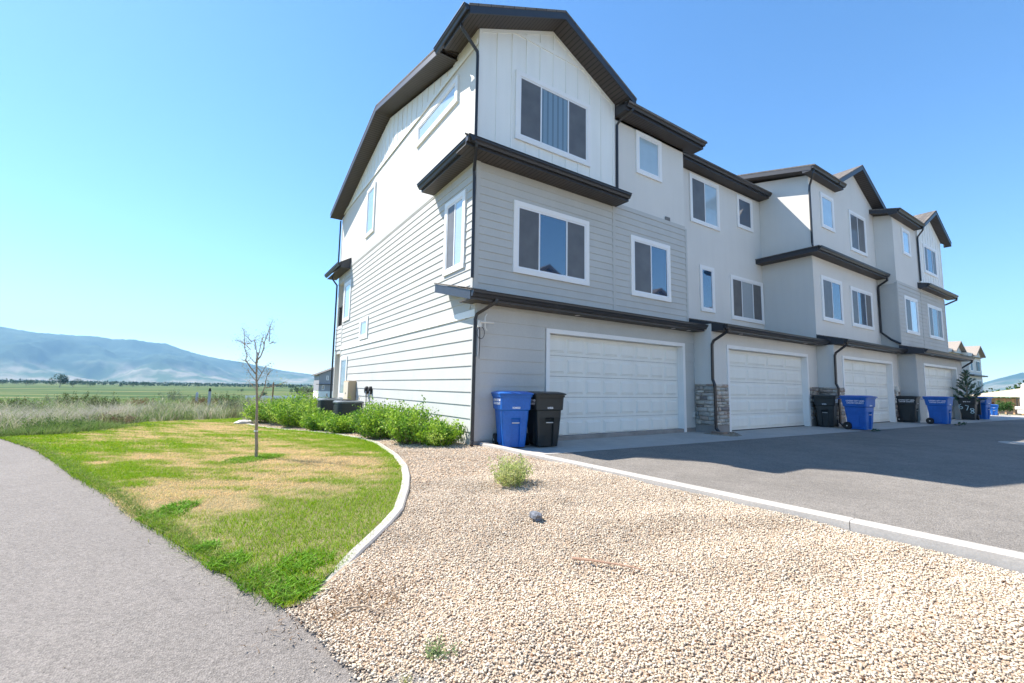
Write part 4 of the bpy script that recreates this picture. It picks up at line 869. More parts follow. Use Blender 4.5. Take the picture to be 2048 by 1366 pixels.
dup(nb, (13.22, -2.0, 0), math.radians(-6), 'blue wheeled bin at the apron edge in front of the second stone pillar', BG)
dup(kb, (20.1, -1.4, 0), math.radians(2), 'black wheeled bin turned sideways left of the fourth garage door', BG)
dup(nb, (20.0, -2.42, 0), math.radians(-4), 'blue wheeled bin standing at the apron edge before the fourth garage door', BG)
# bin with the spruce, lid off
mb_, ml = bin_mats('black', BLK); sb_ = thing('wheeled_bin', (27.55, -1.85, 0), 'open black wheeled bin with 678 painted on it and a cut spruce inside', 'wheelie bin', BG, math.radians(-88)); sb_.location = (25.97, -2.13, 0)
b = MB(); lv = [(.03, .44, .46, -.04), (.5, .515, .585, -.02), (.735, .545, .63, -.015), (.755, .60, .68, -.015), (1.0, .63, .73, -.005), (1.06, .66, .77, 0), (1.06, .60, .70, 0), (.7, .5, .58, 0)]
b.loft([rrect(w, d, z, 0, cy, .05) for z, w, d, cy in lv]); b.build('body', mb_, sb_, local=True)
b = MB(); b.loft([rrect(.70, .05, z, 0, .44, .02) for z in (.25, 1.04)]); b.build('lid', ml, sb_, local=True)
for sx in (-1, 1):
    b = MB(); b.pipe([(sx*.235, .22, .125), (sx*.295, .22, .125)], .125, 24); b.build('wheel', M_RUB, sb_, local=True)
# its painted side faces the camera
def stroke(b, pts, r=.011): b.pipe([(0.0, p[0], p[1]) for p in pts], r, 6)
f_ = MB(); M_PNT = mat('painted_digits', (.55, .75, .82), .6, .3)
def face(pts): return [(-p[0], -.372, p[1]) for p in pts]
dg = {'6': [(.20, .74), (.25, .70), (.28, .62), (.26, .54), (.20, .52), (.15, .56), (.17, .62), (.25, .62)], '7': [(.06, .70), (-.05, .66), (-.02, .56), (.02, .46)], '8': [(-.11, .54), (-.20, .55), (-.23, .49), (-.15, .42), (-.10, .36), (-.16, .32), (-.23, .36), (-.20, .43), (-.12, .48), (-.11, .54)]}
for k in dg: f_.pipe([(-p[0], -(.317+(p[1]-.5)*.09), p[1]) for p in dg[k]], .014, 6)
f_.build('painted_number', M_PNT, sb_, local=True)
text('W', .12, M_LET, sb_, (-.07, -.362, .85), (math.radians(90), 0, 0), 'emblem', bold=.008); text('aste', .08, M_LET, sb_, (.07, -.362, .855), (math.radians(90), 0, 0), 'lettering', bold=.001)
kb5 = dup(nb, (27.2, -2.28, 0), math.radians(-8), 'blue wheeled bin right behind the painted 678 bin', BG)
dup(nb, (34.6, -1.55, 0), math.radians(-80), 'small far blue wheeled bin left of the round green bush', BG, (.6, .6, .58))
# conifer builder
M_NEED = leafmat('needles', .15, .6)
def conifer(name, loc, h, r, nb_, label, cat='spruce', group=None, lean=(0, 0), cols=np.array([(.06, .14, .07), (.08, .17, .08), (.05, .11, .08)]), nl=.03, dens=1.0, extra=()):
    t = thing(name, loc, label, cat, group); b = MB(); b.pipe([(0, 0, 0), (lean[0]*.5, lean[1]*.5, h*.5), (lean[0], lean[1], h)], .022*h, 6, .004*h); b.build('trunk', M_BARK, t, local=True)
    Ps, Ds = [], []; bb = MB()
    def br(p0, d, L):
        d = d.normalized(); e = p0+d*L+Vector((0, 0, L*.18)); bb.pipe([p0, p0.lerp(e, .6)-Vector((0, 0, .03*L)), e], .006*h, 4, .002*h)
        n = int(L*260*dens/h); s = RNG.uniform(.1, 1, n)
        P = np.array(p0)+(np.array(e)-np.array(p0))*s[:, None]; Ps.append(P+RNG.normal(0, .006*h, P.shape)); D = RNG.normal(size=P.shape)*.8+np.array(d)*.7; Ds.append(D)
        for _ in range(3):
            s2 = random.uniform(.35, .85); q = p0.lerp(e, s2); d2 = (d+Vector((random.uniform(-.8, .8), random.uniform(-.8, .8), .1))).normalized()*L*.35; n = int(L*110*dens/h); P = np.array(q)+np.array(d2)*RNG.random(n)[:, None]; Ps.append(P); Ds.append(RNG.normal(size=P.shape)*.8+np.array(d2)/max(L, .01))
    for i in range(nb_):
        f = (i+.5)/nb_; z = h*(.04+.94*f); a = i*2.4+random.uniform(-.3, .3); L = r*(1-f)**.8*random.uniform(.75, 1.15)+.03*h; br(Vector((lean[0]*f, lean[1]*f, z)), Vector((math.cos(a), math.sin(a), .35+.5*f)), L)
    for p0, d, L in extra: br(Vector(p0), Vector(d), L)
    P = np.concatenate(Ps); D = np.concatenate(Ds); n = len(P); L = RNG.uniform(.6, 1.2, n)*nl*h; V, F, c = leaves(P, D, L, L*.28, cols[RNG.integers(0, len(cols), n)]*RNG.uniform(.7, 1.4, (n, 1)))
    npmesh('needles', V, F, M_NEED, c, t); bb.build('branches', M_BARK, t, local=True); return t
conifer('cut_spruce', (25.97, -2.13, .55), 1.85, .62, 46, 'cut spruce tree stuffed upright into the open black bin', nl=.03, dens=1.8, extra=[((0, 0, .5), (.2, -1, .9), .75), ((0, 0, .45), (.1, -1, .5), .6), ((0, 0, .4), (-.3, .5, .6), .45)])
sp_ = conifer('fallen_spruce_branch', (19.62, -2.95, .03), .45, .12, 10, 'small green spruce branch lying on the apron beside a blue bin', 'branch', nl=.08, dens=1.2); sp_.rotation_euler = (math.radians(80), 0, math.radians(60))
sp2 = conifer('fallen_spruce_branch', (12.75, -2.42, .03), .25, .08, 8, 'tiny green spruce sprig on the asphalt edge below a blue bin', 'branch', nl=.1, dens=1.2); sp2.rotation_euler = (math.radians(85), 0, math.radians(20))
# ------------------------------------------------------------------ fixtures on and beside the end wall
t = thing('utility_box', (-.28, 9.0, .62), 'tan electrical cabinet fixed to the end wall near the back', 'utility box')
MT = mat('tan_enamel', (.50, .38, .24), .5, .4, noise=(4, .06, 3))
b = MB(); b.box(-.29, -.02, 8.9, 9.62, .62, 1.33); b.build('cabinet', MT, t, bevel=.008); b = MB(); b.box(-.305, -.291, 8.93, 9.59, .66, 1.30); b.build('cabinet_door', mat('sunlit_tan_enamel', (.66, .58, .45), .5, .4), t, bevel=.003)  # same tan box: sunlight on its front painted in as a paler enamel
b = MB(); b.box(-.312, -.306, 9.2, 9.26, .85, .90); b.build('latch', M_RUB, t); b = MB(); b.pipe([(-.1, 9.2, .62), (-.1, 9.2, -.1)], .035, 8); b.build('conduit', M_GALV, t)
for y, lb in ((7.42, 'left one of two black looped cable covers on the end wall'), (6.98, 'right one of two black looped cable covers on the end wall')):
    t = thing('cable_cover', (-.03, y, 1.0), lb, 'cable cover', 'cable covers on the end wall')
    b = MB(); b.loft([[(-.03-d_, y+s_*math.cos(a)*.09, 1.02+s_*math.sin(a)*.13) for a in [2*math.pi*k/14 for k in range(14)]] for d_, s_ in ((-.02, 1), (.05, 1), (.085, .75), (.1, .35))]); b.build('cover', M_RUB, t, smooth=True)
    b = MB(); b.pipe([(-.05, y-.0, .95), (-.06, y-.02, .7), (-.05, y+.01, .4), (-.05, y, -.1)], .016, 6); b.build('cable', M_RUB, t); b = MB(); b.pipe([(-.09, y-.05, 1.08), (-.10, y-.09, .85), (-.07, y-.05, .72)], .012, 6); b.build('loop', M_GALV, t)
M_ACD = mat('condenser_metal', (.035, .042, .048), .5, .5); M_ACT = mat('condenser_top', (.10, .12, .13), .45, .5)
def condenser(x, y, lb):
    t = thing('air_conditioner', (x, y, -.02), lb, 'air conditioner', 'condensers beside the end wall'); b = MB()
    b.loft([[(x+q[0], y+q[1], z) for q in rrect(.70, .70, 0, 0, 0, .10)[:16]] for z in (-.05, .64)]); b.build('coil', M_ACD, t)
    b = MB()
    for k in range(12):
        z = .0+.05*k; b.loft([[(x+q[0], y+q[1], z+dz) for q in rrect(.74, .74, 0, 0, 0, .11)[:16]] for dz in (0, .016)])
    for a in range(16):
        q = rrect(.76, .76, 0, 0, 0, .11)[a]; b.pipe([(x+q[0], y+q[1], -.04), (x+q[0], y+q[1], .66)], .006, 4)
    b.build('louvre_guard', M_ACD, t)
    b = MB(); b.loft([[(x+q[0], y+q[1], z) for q in rrect(w_, w_, 0, 0, 0, .12)[:16]] for z, w_ in ((.64, .78), (.68, .78), (.705, .70), (.71, .5))]); tp = b.build('top_cap', M_ACT, t)
    b = MB()
    for r_ in (.08, .14, .20, .26): b.pipe([(x+r_*math.cos(a), y+r_*math.sin(a), .735-.1*r_) for a in [2*math.pi*k/18 for k in range(19)]], .004, 4)
    b.build('fan_guard', M_RUB, tp)
condenser(-.95, 6.1, 'nearer dark round-cornered condenser half hidden by the shrubs'); condenser(-1.0, 8.35, 'farther dark round-cornered condenser half hidden by the shrubs')
# antenna at the front corner
t = thing('antenna', (-.02, -.12, 1.9), 'small ivory aerial on a bracket at the house corner with a looped cable', 'antenna')
b = MB(); b.box(-.035, .015, -.16, -.11, 1.80, 2.52); b.build('mast', M_GALV, t); b = MB(); b.box(-.05, .03, -.19, -.16, 2.38, 2.52); b.build('bracket', M_IVORY, t)
b = MB(); b.pipe([(.0, -.2, 2.49), (.30, -.22, 2.49)], .022, 8); b.pipe([(.14, -.21, 2.66), (.10, -.21, 2.60), (.10, -.21, 2.38), (.15, -.21, 2.32)], .013, 6); b.pipe([(.05, -.25, 2.52), (.1, -.12, 2.52)], .01, 6); b.build('aerial', M_IVORY, t)
b = MB(); b.pipe([(.02+.085*math.cos(a), -.18, 2.27+.12*math.sin(a)) for a in [math.pi/2+2*math.pi*k/16 for k in range(17)]], .006, 6); b.pipe([(.0, -.17, 2.38), (.01, -.165, 2.1), (.0, -.165, 1.75)], .006, 6); b.build('cable', M_RUB, t)
t = thing('wall_lantern', (19.85, -1.15, 1.5), 'small pale wall box beside the grey siding corner between third and fourth garages', 'wall box'); b = MB(); b.box(19.74, 19.94, -1.24, -1.121, 1.28, 1.5); b.build('box', M_IVORY, t, bevel=.01); b = MB(); b.box(19.79, 19.89, -1.2, -1.125, 1.05, 1.27); b.build('socket', M_IVORY, t)
t = thing('outlet_box', (7.3, -.02, .45), 'tiny white outlet box on the wall right of the first garage door', 'outlet box'); b = MB(); b.box(7.22, 7.30, -.06, -.02, .42, .56); b.build('cover', M_IVORY, t, bevel=.004); b = MB(); b.box(7.235, 7.285, -.065, -.061, .45, .53); b.build('flap', M_GALV, t)
t = thing('splash_block', (7.3, -.85, 0), 'brown concrete splash block under the downspout between first and second garages', 'splash block'); b = MB(); b.box(7.18, 7.42, -.95, -.6, -.02, .07); b.build('block', mat('brown_concrete', (.28, .20, .15), .9, .2, noise=(9, .2, 4)), t, bevel=.012); b = MB(); b.box(7.22, 7.38, -.93, -.62, .071, .075); b.build('channel', M_CONCF, t)

# ------------------------------------------------------------------ hills
def hill_extra(n, b, geo):
    N, L = n.nodes, n.links
    t = N.new('ShaderNodeTexNoise'); t.inputs['Scale'].default_value = .0022; t.inputs['Detail'].default_value = 9; t.inputs['Roughness'].default_value = .62; L.new(geo.outputs['Position'], t.inputs['Vector'])
    cr = N.new('ShaderNodeValToRGB'); e = cr.color_ramp.elements; e[0].position = .40; e[0].color = (.018, .05, .032, 1); e[1].position = .62; e[1].color = (.06, .10, .06, 1); L.new(t.outputs[0], cr.inputs[0])
    sp = N.new('ShaderNodeSeparateXYZ'); L.new(geo.outputs['Position'], sp.inputs[0])
    t2 = N.new('ShaderNodeTexNoise'); t2.inputs['Scale'].default_value = .0015; t2.inputs['Detail'].default_value = 5; L.new(geo.outputs['Position'], t2.inputs['Vector'])
    a = N.new('ShaderNodeMath'); a.operation = 'MULTIPLY_ADD'; L.new(t2.outputs[0], a.inputs[0]); a.inputs[1].default_value = -320; L.new(sp.outputs[2], a.inputs[2])
    mr = N.new('ShaderNodeMapRange'); mr.inputs[1].default_value = -90; mr.inputs[2].default_value = 60; L.new(a.outputs[0], mr.inputs[0])
    t3 = N.new('ShaderNodeTexNoise'); t3.inputs['Scale'].default_value = .004; t3.inputs['Detail'].default_value = 6; L.new(geo.outputs['Position'], t3.inputs['Vector'])
    c3 = N.new('ShaderNodeValToRGB'); q = c3.color_ramp.elements; q[0].position = .42; q[0].color = (.07, .11, .05, 1); q[1].position = .62; q[1].color = (.30, .26, .19, 1); L.new(t3.outputs[0], c3.inputs[0])
    mx = N.new('ShaderNodeMix'); mx.data_type = 'RGBA'; L.new(mr.outputs[0], mx.inputs[0]); L.new(c3.outputs[0], mx.inputs[6]); L.new(cr.outputs[0], mx.inputs[7]); L.new(mx.outputs[2], b.inputs['Base Color'])
M_HILL = mat('hill_slope', (.2, .2, .1), .95, .1, extra=hill_extra)
from mathutils import noise as mn
def hills(name, prof, R0, R1, ext, seed, n=420, mrad=60):
    """prof: (bearing from +X in degrees, elevation angle tan of the crest)"""
    az = np.array([p[0] for p in prof]); el = np.array([p[1] for p in prof]); o = np.argsort(az); az, el = az[o], el[o]; V = []; F = []
    A = np.linspace(ext[0], ext[1], n)
    for i, a in enumerate(A):
        e = float(np.interp(a, az, el)); c, s_ = math.cos(math.radians(a)), math.sin(math.radians(a)); Hc = e*R1
        for k in range(mrad):
            f = k/(mrad-9) if k < mrad-8 else 1+(k-(mrad-9))*.10; R = R0+(R1-R0)*min(f, 2.2); x, y = R*c+CAM.x, R*s_+CAM.y
            nz = mn.fractal(Vector((x/1700+seed, y/1700, seed)), .95, 2.1, 7); rg = 1-abs(mn.fractal(Vector((x/1500+seed*2, y/1500+3, 1)), .9, 2.1, 6))*1.5
            if f <= 1: z = -8+(Hc+8)*(.12*f+.88*max(f-.16, 0)/.84*(.72+.28*f)) + Hc*math.sin(math.pi*min(f, 1))*(.26*nz+.36*(rg-.6))*min(1, f*2)
            else: z = Hc*(1-.55*(f-1))+Hc*.03*nz
            z += Hc*.02*mn.noise(Vector((a*4, f*8, seed)))
            V.append((x, y, z))
    for i in range(n-1):
        for k in range(mrad-1): q = i*mrad+k; F.append((q, q+mrad, q+mrad+1, q+1))
    return tag(npmesh(name, V, F, M_HILL, smooth=True), kind='structure')
def azel(x, y):
    d = _r*((x-1024)/892.25)-_u*((y-683)/892.25)+_f; return math.degrees(math.atan2(d.y, d.x)), d.z/math.hypot(d.x, d.y)
LP = [(-900, 560), (-500, 610), (-200, 628)]+[(x/3.103, 620+y/3.103) for x, y in [(0, 100), (130, 125), (230, 140), (330, 147), (480, 158), (590, 162), (700, 180), (830, 182), (930, 200), (1030, 207), (1110, 237), (1200, 265), (1300, 290), (1400, 308), (1500, 322), (1640, 352), (1740, 373), (1840, 387), (1960, 402), (2048, 416)]]+[(720, 762), (820, 766)]
hills('mountain_range', [azel(*p) for p in LP], 5200, 8200, (azel(-900, 0)[0] if False else 150, azel(830, 700)[0]), 3.1)
RP = [(1900, 782), (1930, 776), (1965, 766), (2000, 756), (2048, 744), (2120, 728), (2250, 700), (2500, 690)]
hills('far_hills', [azel(*p) for p in RP], 5600, 8600, (azel(1850, 780)[0], -40), 8.3, 260)

# ------------------------------------------------------------------ far trees
def crown_pts(n, r, h, seed):
    rs = np.random.default_rng(seed); k = 9; cs = np.stack([rs.normal(0, r*.42, k), rs.normal(0, r*.42, k), rs.uniform(h*.35, h*.82, k)], 1); rr = rs.uniform(.28, .5, k)*min(r, h*.6)
    i = rs.integers(0, k, n); d = rs.normal(size=(n, 3)); d /= np.linalg.norm(d, axis=1)[:, None]; return cs[i]+d*rr[i][:, None]*rs.uniform(.6, 1.05, (n, 1)), d
M_FOL = leafmat('tree_foliage', .25, .7)
def ftree(loc, r, h, col, n=900, lf=.09, label='', group=None, seed=0, cat='tree', name='tree'):
    t = thing(name, loc, label, cat, group); b = MB(); b.pipe([(0, 0, -.3), (.02*h, 0, h*.3), (0, .01*h, h*.6)], .03*h, 6, .012*h)
    for a in range(4): b.pipe([(0, 0, h*.3), (r*.4*math.cos(a*1.7), r*.4*math.sin(a*1.7), h*.6)], .014*h, 4, .005*h)
    b.build('trunk', M_BARK, t, local=True); P, D = crown_pts(n, r, h, seed); rs = np.random.default_rng(seed+5); L = rs.uniform(.6, 1.3, n)*lf*h
    V, F, c = leaves(P, D+rs.normal(0, .8, P.shape), L, L*.8, np.array(col)*rs.uniform(.7, 1.35, (n, 1))); npmesh('crown', V, F, M_FOL, c, t); return t
DG = (.035, .075, .025)
def at(x, y, D):   # ground point at forward distance D along the view of column x
    d = _r*((x-1024)/892.25)-_u*((y-683)/892.25)+_f; p = CAM+d*D; return (p.x, p.y)
def gl(x, D): a, b_ = at(x, 768, D); return (a, b_, float(g(a, b_)))
FT = 'field trees on the valley floor'
ftree(gl(120, 520), 11, 15, DG, 1700, .055, 'largest dark round tree out on the green field at left', FT, 1)
ftree(gl(146, 540), 7, 10, DG, 900, .07, 'smaller dark tree close to the right of the largest field tree', FT, 2)
ftree(gl(597, 330), 4.2, 6.5, DG, 900, .07, 'dark round field tree left of the distant grey houses', FT, 3)
ftree(gl(627, 190), 4.6, 6.2, (.07, .07, .03), 1200, .06, 'brownish green tree directly beside the distant grey house', FT, 4)
ftree(gl(530, 260), 2.2, 3.6, DG, 600, .08, 'small dark tree just right of the young tree stem', FT, 5)
ftree(gl(483, 400), 2.2, 3.2, DG, 500, .08, 'tiny dark bush left of the young tree in the field', FT, 6)
ftree(gl(243, 620), 4, 5.5, DG, 700, .07, 'dark field tree at the left end of the low central clump', FT, 7)
xs_ = sorted([30, 268, 12, 52, 68, 84, 165, 176, 188, 205, 255, 282, 292, 362, 395, 412, 446, 459, 575, 585, 5, 98, 225, 340, 430, 505, 560])
ORD = 'first second third fourth fifth sixth seventh eighth ninth tenth eleventh twelfth thirteenth fourteenth fifteenth sixteenth seventeenth eighteenth nineteenth twentieth'.split()
def tl(x):
    k = xs_.index(x); e = len(xs_)-1-k
    return 'small dark tree on the far field edge, %s from the %s end of the line' % ((ORD[k], 'left') if k < 14 else (ORD[e], 'right'))
pr = [ftree(gl(x, D), r, h, DG, 500, .085, tl(x), 'small trees along the far field edge', 20+i) for i, (x, D, r, h) in enumerate([(30, 700, 6, 8), (268, 640, 6, 7)])]
rs_ = random.Random(3)
for i, x in enumerate([q for q in xs_ if q not in (30, 268)]):
    D = rs_.uniform(600, 1050); k = rs_.uniform(.6, 1.25); dup(pr[i % 2], gl(x, D), rs_.uniform(0, 6), tl(x), 'small trees along the far field edge', (k*1.2, k*1.2, k))
# far-off hedgerows and woods: one mass
n = 26000; yv = RNG.uniform(1150, 3400, n); row = RNG.integers(0, 26, n); yv = 1150+row*90+RNG.normal(0, 6, n); xv = RNG.uniform(-1.1, .5, n)*yv; kk = fn(xv*.004+row, yv*.004, 3) > -.1; xv, yv = xv[kk], yv[kk]; n = len(xv)
P = np.stack([xv, yv, -6.8+RNG.random(n)**1.5*(5+fn(xv*.01, yv*.01, 3)*2.5)], 1); L = RNG.uniform(3, 6, n); V, F, c = leaves(P, RNG.normal(size=(n, 3))+np.array([0, 0, .4]), L, L*.9, np.array([(.035, .07, .03)])*RNG.uniform(.7, 1.3, (n, 1)))
tag(npmesh('distant_woods', V, F, M_FOL, c), kind='stuff')
# sagebrush and rabbitbrush behind the lawn
SAGE = np.array([(.16, .19, .12), (.20, .23, .15), (.12, .15, .08)]); OLV = np.array([(.07, .10, .03), (.10, .12, .04)]); RUST = np.array([(.22, .12, .06), (.16, .10, .05)])
SB = 'wild bushes behind the lawn'
sp = [(30, 26, .9, 1.0, OLV, 'dark olive wild bush at the far left edge behind the path'), (160, 30, 1.1, 1.4, OLV, 'dark upright wild bush below the middle of the large field tree'), (215, 22, .7, 1.0, OLV, 'dark wild bush with drooping blades left of centre in the weeds'),
      (352, 60, 1.9, 2.2, SAGE, 'round grey sagebrush standing clear on the field edge'), (285, 34, 1.0, 1.0, RUST, 'rusty brown dock stalks in the middle of the weeds'), (415, 34, 1.1, 1.0, RUST, 'rusty brown dock stalks behind the pale marker posts'), (405, 46, 1.2, 1.3, OLV, 'dark green bush just behind the marker posts'),
      (470, 24, .8, .9, SAGE, 'grey green bush to the left of the young tree'), (455, 36, 1.0, 1.3, OLV, 'dark bush a little left of the young tree'), (70, 20, .7, .7, SAGE, 'low pale sagebrush near the end of the path'), (120, 40, 1.2, 1.2, SAGE, 'grey sagebrush in the left weeds below the small trees'), (330, 26, .7, .6, SAGE, 'low grey sagebrush in the middle weeds')]
for x, D, r, h, cl, lb in sp: shrub('wild_bush', gl(x, D), r, h, 34, 40, .05*h+.03, cl, lb, 'bush', SB, upright=1.2)
shrub('wild_bush', (-7.9, 9.3, float(g(-7.9, 9.3))), .9, .38, 60, 40, .05, np.array([(.13, .20, .05), (.10, .17, .05)]), 'low green weed mound where the path leaves the lawn at left', 'bush', SB, upright=1.0)
shrub('wild_bush', (-6.8, 10.9, float(g(-6.8, 10.9))), .6, .35, 40, 40, .05, np.array([(.20, .14, .09), (.13, .14, .06)]), 'low purplish brown weed mound at the back edge of the lawn', 'bush', SB, upright=1.0)
for x, D, h, lb in ((396, 35, 1.25, 'short pale marker post in the weeds, left of the pair'), (421, 33, 1.5, 'taller pale marker post with dark cap in the weeds, right of the pair')):
    p = gl(x, D); t = thing('marker_post', p, lb, 'post', 'marker posts in the weeds'); b = MB(); b.box(-.09, .09, -.05, .05, -.1, h*.85); b.build('post', mat('grey_plastic', (.36, .42, .46), .6, .3), t, local=True); b = MB(); b.frust(-.09, .09, -.05, .05, h*.85, h, .03, lambda u, v, w_: (u, v, w_)); b.build('cap', M_RUB if h > 1.3 else M_GALV, t, local=True)
p = gl(547, 30); t = thing('wooden_stake', p, 'brown wooden stake behind the shrubs right of the young tree', 'stake'); b = MB(); b.box(-.04, .04, -.04, .04, -.2, 1.75); b.build('stake', mat('brown_wood', (.24, .15, .09), .8, .2), t, local=True); b = MB(); b.frust(-.04, .04, -.04, .04, 1.751, 1.85, .02, lambda u, v, w_: (u, v, w_)); b.build('tip', M_BARK, t, local=True)
p = Vector((-3.9, 1.25, -.15)); t = thing('tree_stake', p, 'thin dark metal stake right beside the young tree trunk', 'stake'); b = MB(); b.pipe([px2w(509, 905, off=.1), px2w(508.5, 765, off=.1)], .008, 5); b.build('rod', M_BARK, t); b = MB(); b.pipe([px2w(508.5, 800, off=.1), px2w(514, 800, off=0)], .005, 4); b.build('tie', M_RUB, t)
# long white fence and van on the flats
t = thing('white_fence', (2.8, 125, -3.2), 'long low white panel fence far behind the young tree', 'fence'); b = MB(); b.box(2.8, 13.2, 125, 125.08, -3.3, -1.95); b.build('panels', M_VINYL, t)
for k in range(6): b = MB(); b.box(2.75+2.09*k, 2.9+2.09*k, 124.9, 125.15, -3.4, -1.85); b.build('post', M_VINYL, t)
def car(loc, rz, L, W, H, col, label, cat, name, van=False):
    t = thing(name, loc, label, cat, rz=rz); prof = [(-L/2, .35), (-L/2, .95), (-L*.40, 1.0), (-L*.26, H*.93), (-L*.18, H), (L*.40, H), (L*.48, H*.6 if not van else H*.9), (L/2, .9), (L/2, .35)]
    b = MB(); b.prism([(u, v) for u, v in prof], -W/2, W/2, lambda u, v, w_: (u, w_, v)); b.build('body', mat(name+'_paint', col, .25, .5, coat=1), t, local=True, bevel=.04)
    for sg in (-1, 1):
        b = MB(); b.prism([(-L*.30, H*.62), (-L*.22, H*.92), (L*.38, H*.92), (L*.42, H*.62)], sg*(W/2+.001), sg*(W/2+.012), lambda u, v, w_: (u, w_, v)); b.build('side_window', M_GLASS, t, local=True)
        for ux in (-L*.31, L*.31):
            b = MB(); b.pipe([(ux, sg*(W/2-.18), .33), (ux, sg*(W/2+.02), .33)], .33, 18); wl = b.build('wheel', M_RUB, t, local=True); b = MB(); b.pipe([(ux, sg*(W/2+.015), .33), (ux, sg*(W/2+.03), .33)], .19, 14); b.build('rim', M_GALV, wl, local=True)
    b = MB(); b.add([(-L*.405, -W*.42, 1.02), (-L*.405, W*.42, 1.02), (-L*.27, W*.40, H*.92), (-L*.27, -W*.40, H*.92)], [(0, 1, 2, 3)]); b.v = [(x-.015, y_, z+.01) for x, y_, z in b.v]; b.build('windscreen', M_GLASS, t, local=True); return t
car((24.5, 190, float(g(24.5, 190))), .1, 4.7, 1.8, 1.5, (.75, .76, .78), 'white car parked far off beside the white fence', 'car', 'parked_car')
# distant grey house (three storeys, gable end)
hx, hy, hz = 24.6, 150, -4.4; t = thing('distant_house', (hx+5, hy+4, hz), 'distant three-storey grey and white house at the left corner of the end wall', 'house')
b = MB(); b.box(hx, hx+14, hy, hy+9, hz, -1.0); b.build('ground_floor_wall', M_WHITE, t); b = MB(); b.box(hx, hx+14, hy-.02, hy+9, -1.0, 4.6); b.prism([(hx, 4.6), (hx+14, 4.6), (hx+7, 7.6)], -hy-9, -hy+.0, TF(0)); 
for k in range(12): b.box(hx, hx+14, hy-.05, hy-.02, -.9+.45*k, -.55+.45*k)
b.build('siding', mat('far_grey_siding', (.34, .34, .36), .8, .2), t)
b = MB(); b.prism([(hx-.8, 4.45), (hx+7, 7.75), (hx+14.8, 4.45), (hx+14.8, 4.2), (hx+7, 7.5), (hx-.8, 4.2)], -hy-9.4, -hy+.6, TF(0)); b.build('roof', M_SHIN, t); b = MB(); b.box(hx-.8, hx+14, hy-.6, hy, 1.15, 1.35); b.build('roof_skirt', M_METAL, t)
for u, v in ((hx+2.2, 2.6), (hx+1.0, -.6), (hx+2.3, -3.1), (hx+5.5, 2.6)): window(t, TF(hy-.05), u, u+.75, v, v+1.5, [(1, 'glass')], tw=.12)
b = MB(); b.box(hx+.4, hx+1.2, hy-.08, hy, hz, hz+2.1); b.build('door', M_TRIM, t)

# ------------------------------------------------------------------ right background
def row_house(px, lb, lo):
    x0, y0, z0 = px; t = thing('distant_townhouse', px, lb, 'townhouse', 'townhouses of the farther row'); T = TF(y0)
    b = MB(); b.box(x0-5, x0+2.2, y0, y0+12, z0, 8.0-lo); b.prism([(x0-2.2, 8.0-lo), (x0+2.2, 8.0-lo), (x0, 9.0-lo)], -y0-8, -y0, TF(0)); b.build('stucco_wall', M_STUC, t)
    b = MB(); b.prism([(x0-2.7, 7.75-lo), (x0, 9.25-lo), (x0+2.7, 7.75-lo), (x0+2.7, 7.55-lo), (x0, 9.05-lo), (x0-2.7, 7.55-lo)], -y0-8, -y0+.5, TF(0)); b.box(x0-5, x0+2.6, y0-.4, y0+12, 7.7-lo, 7.8-lo) if False else None; b.build('gable_roof', M_SHIN2, t)
    b = MB(); b.prism([(y0-.4, 7.4-lo), (y0+6, 8.9-lo), (y0+12, 7.4-lo)], x0-5, x0+1.8, TR(0)); b.build('main_roof', M_SHIN2, t); b = MB(); b.box(x0-5, x0+2.9, y0-.5, y0, 4.6-lo, 4.8-lo); b.box(x0-5, x0+2.9, y0-.9, y0, 1.4-lo, 1.6-lo); b.build('roof_skirt', M_METAL, t)
    window(t, T, x0-1.3, x0+1.3, 5.3-lo, 7.0-lo, [(.5, 'screen'), (.5, 'glass')]); window(t, T, x0-1.3, x0+1.3, 2.4-lo, 4.1-lo, [(.5, 'screen'), (.5, 'glass')]); window(t, T, x0-4.2, x0-2.9, 5.3-lo, 6.9-lo, [(1, 'glass')]); return t
row_house((91, 9.0, -1.7), 'right-hand distant townhouse of the farther row, nearest its road end', .65)
row_house((84.4, 9.75, -1.5), 'left-hand distant townhouse of the farther row, behind the fourth garage', .35)
t = thing('unfinished_building', (71, 0, -1.2), 'single-storey timber-framed building with a tan roof at the right edge', 'building'); x0, x1, y0, y1 = 66, 76, -9, 5.2
b = MB(); xm = (x0+x1)/2; b.add([(x0-.8, y0-.8, 1.05), (x0-.8, y1+.8, 1.05), (x1+.8, y1+.8, 1.05), (x1+.8, y0-.8, 1.05), (xm, y1-3.5, 2.15), (xm, y0-.8, 2.15)], [(0, 1, 4, 5), (1, 2, 4), (2, 3, 5, 4), (0, 5, 3), (0, 3, 2, 1)]); b.build('roof', mat('tan_roof', (.46, .39, .29), .95, .2, noise=(2, .1, 3)), t)
b = MB(); b.box(x0+.3, x1, y0+.2, y1-.2, -2.2, .9); b.build('sheathing', mat('wood_sheathing', (.62, .46, .32), .8, .2, noise=(.6, .12, 3)), t)
for k in range(23):
    y = y0+.3+k*.6; b = MB(); b.box(x0, x0+.14, y, y+.14, -2.2, .9); b.build('stud', mat('pine_wood', (.62, .38, .20), .7, .3), t)
b = MB(); b.box(x0+.28, x0+.295, 3.6, 4.6, -2.1, .5); b.build('doorway', mat('dark_opening', (.22, .10, .05), .9), t)
ftree((36.2, -1.55, 0), .34, .85, (.06, .13, .04), 900, .08, 'round green bush right of the small far blue bin', 'bushes by the end of the drive', 40, 'bush', 'round_bush')
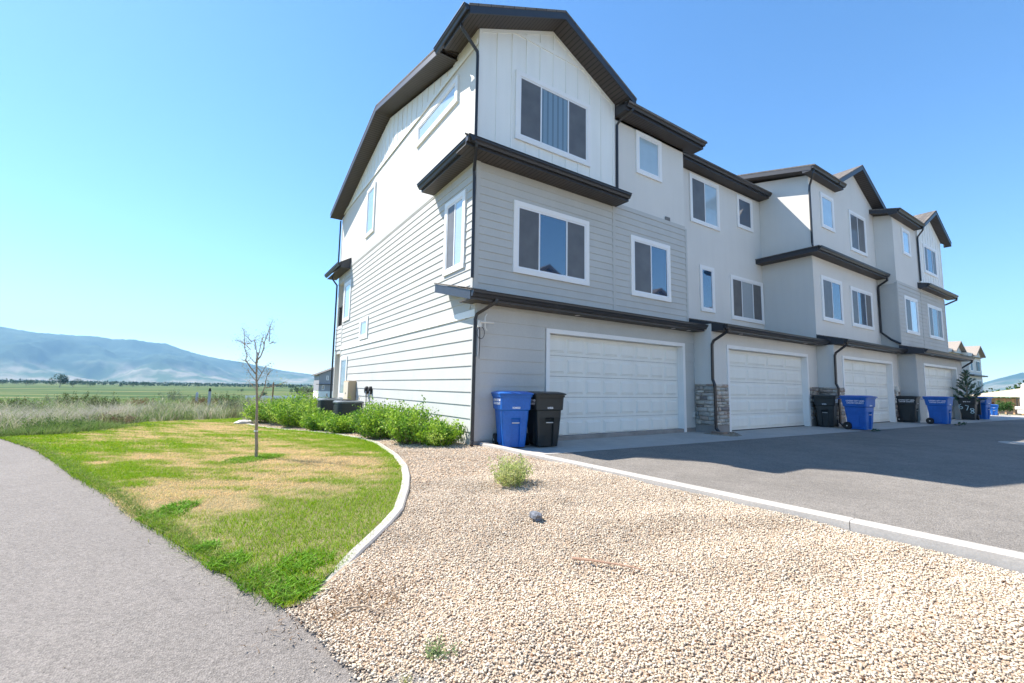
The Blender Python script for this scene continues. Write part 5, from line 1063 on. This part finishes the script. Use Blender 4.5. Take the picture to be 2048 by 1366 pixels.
ftree((36.4, -1.80, 0), .34, .90, (.07, .15, .04), 900, .08, 'round green bush nearest the white trailer', 'bushes by the end of the drive', 41, 'bush', 'round_bush')
t = thing('flatbed_trailer', (38.5, -3, 0), 'white flatbed trailer with a black tubular frame at the end of the road', 'trailer')
b = MB(); b.box(37.4, 39.6, -6.4, -2.0, .34, .52); b.build('deck', M_WHITE, t, bevel=.02); b = MB(); b.pipe([(37.5, -2.1, .5), (37.5, -2.1, .98), (37.5, -2.25, 1.06), (37.5, -2.85, 1.06), (37.5, -2.95, .98), (37.5, -2.95, .5)], .03, 8); b.build('tube_frame', M_RUB, t)
for y in (-3.6, -4.5): b = MB(); b.pipe([(37.3, y, .3), (37.5, y, .3)], .28, 18); b.build('wheel', M_RUB, t)
b = MB(); b.box(37.36, 37.39, -6.3, -2.1, .10, .30); b.build('skirt_panel', M_WHITE, t)
car((37.2, -5.15, 0), 1.45, 5.4, 2.0, 2.1, (.80, .80, .80), 'white van cut off by the right edge of the photo', 'van', 'parked_van', True)
for xy, sc in (((70, 13.5, -1.0), 1), ((86, 7, -1.6), 1), ((75, 5.0, -1.3), .8)): pass
ftree((110, 13.0, -2.2), 4.5, 5.0, (.06, .12, .03), 900, .07, 'wide green tree rising left of the tan roof', 'trees behind the tan roof', 50)
ftree((125, 8.5, -2.4), 3.5, 7.2, (.06, .11, .03), 900, .07, 'taller green tree rising behind the tan roof', 'trees behind the tan roof', 51)

# ------------------------------------------------------------------ air
b = MB(); b.box(-14000, 14000, -14000, 14000, -20, 1250); hz_ = b.build('haze', mat('haze_air', (1, 1, 1)), None); tag(hz_, kind='stuff')
m = hz_.data.materials[0]; n = m.node_tree; n.nodes.clear(); out = n.nodes.new('ShaderNodeOutputMaterial'); pv = n.nodes.new('ShaderNodeVolumePrincipled')
pv.inputs['Color'].default_value = (.36, .68, 1.0, 1); pv.inputs['Density'].default_value = .00009; pv.inputs['Anisotropy'].default_value = .1; n.links.new(pv.outputs[0], out.inputs['Volume'])
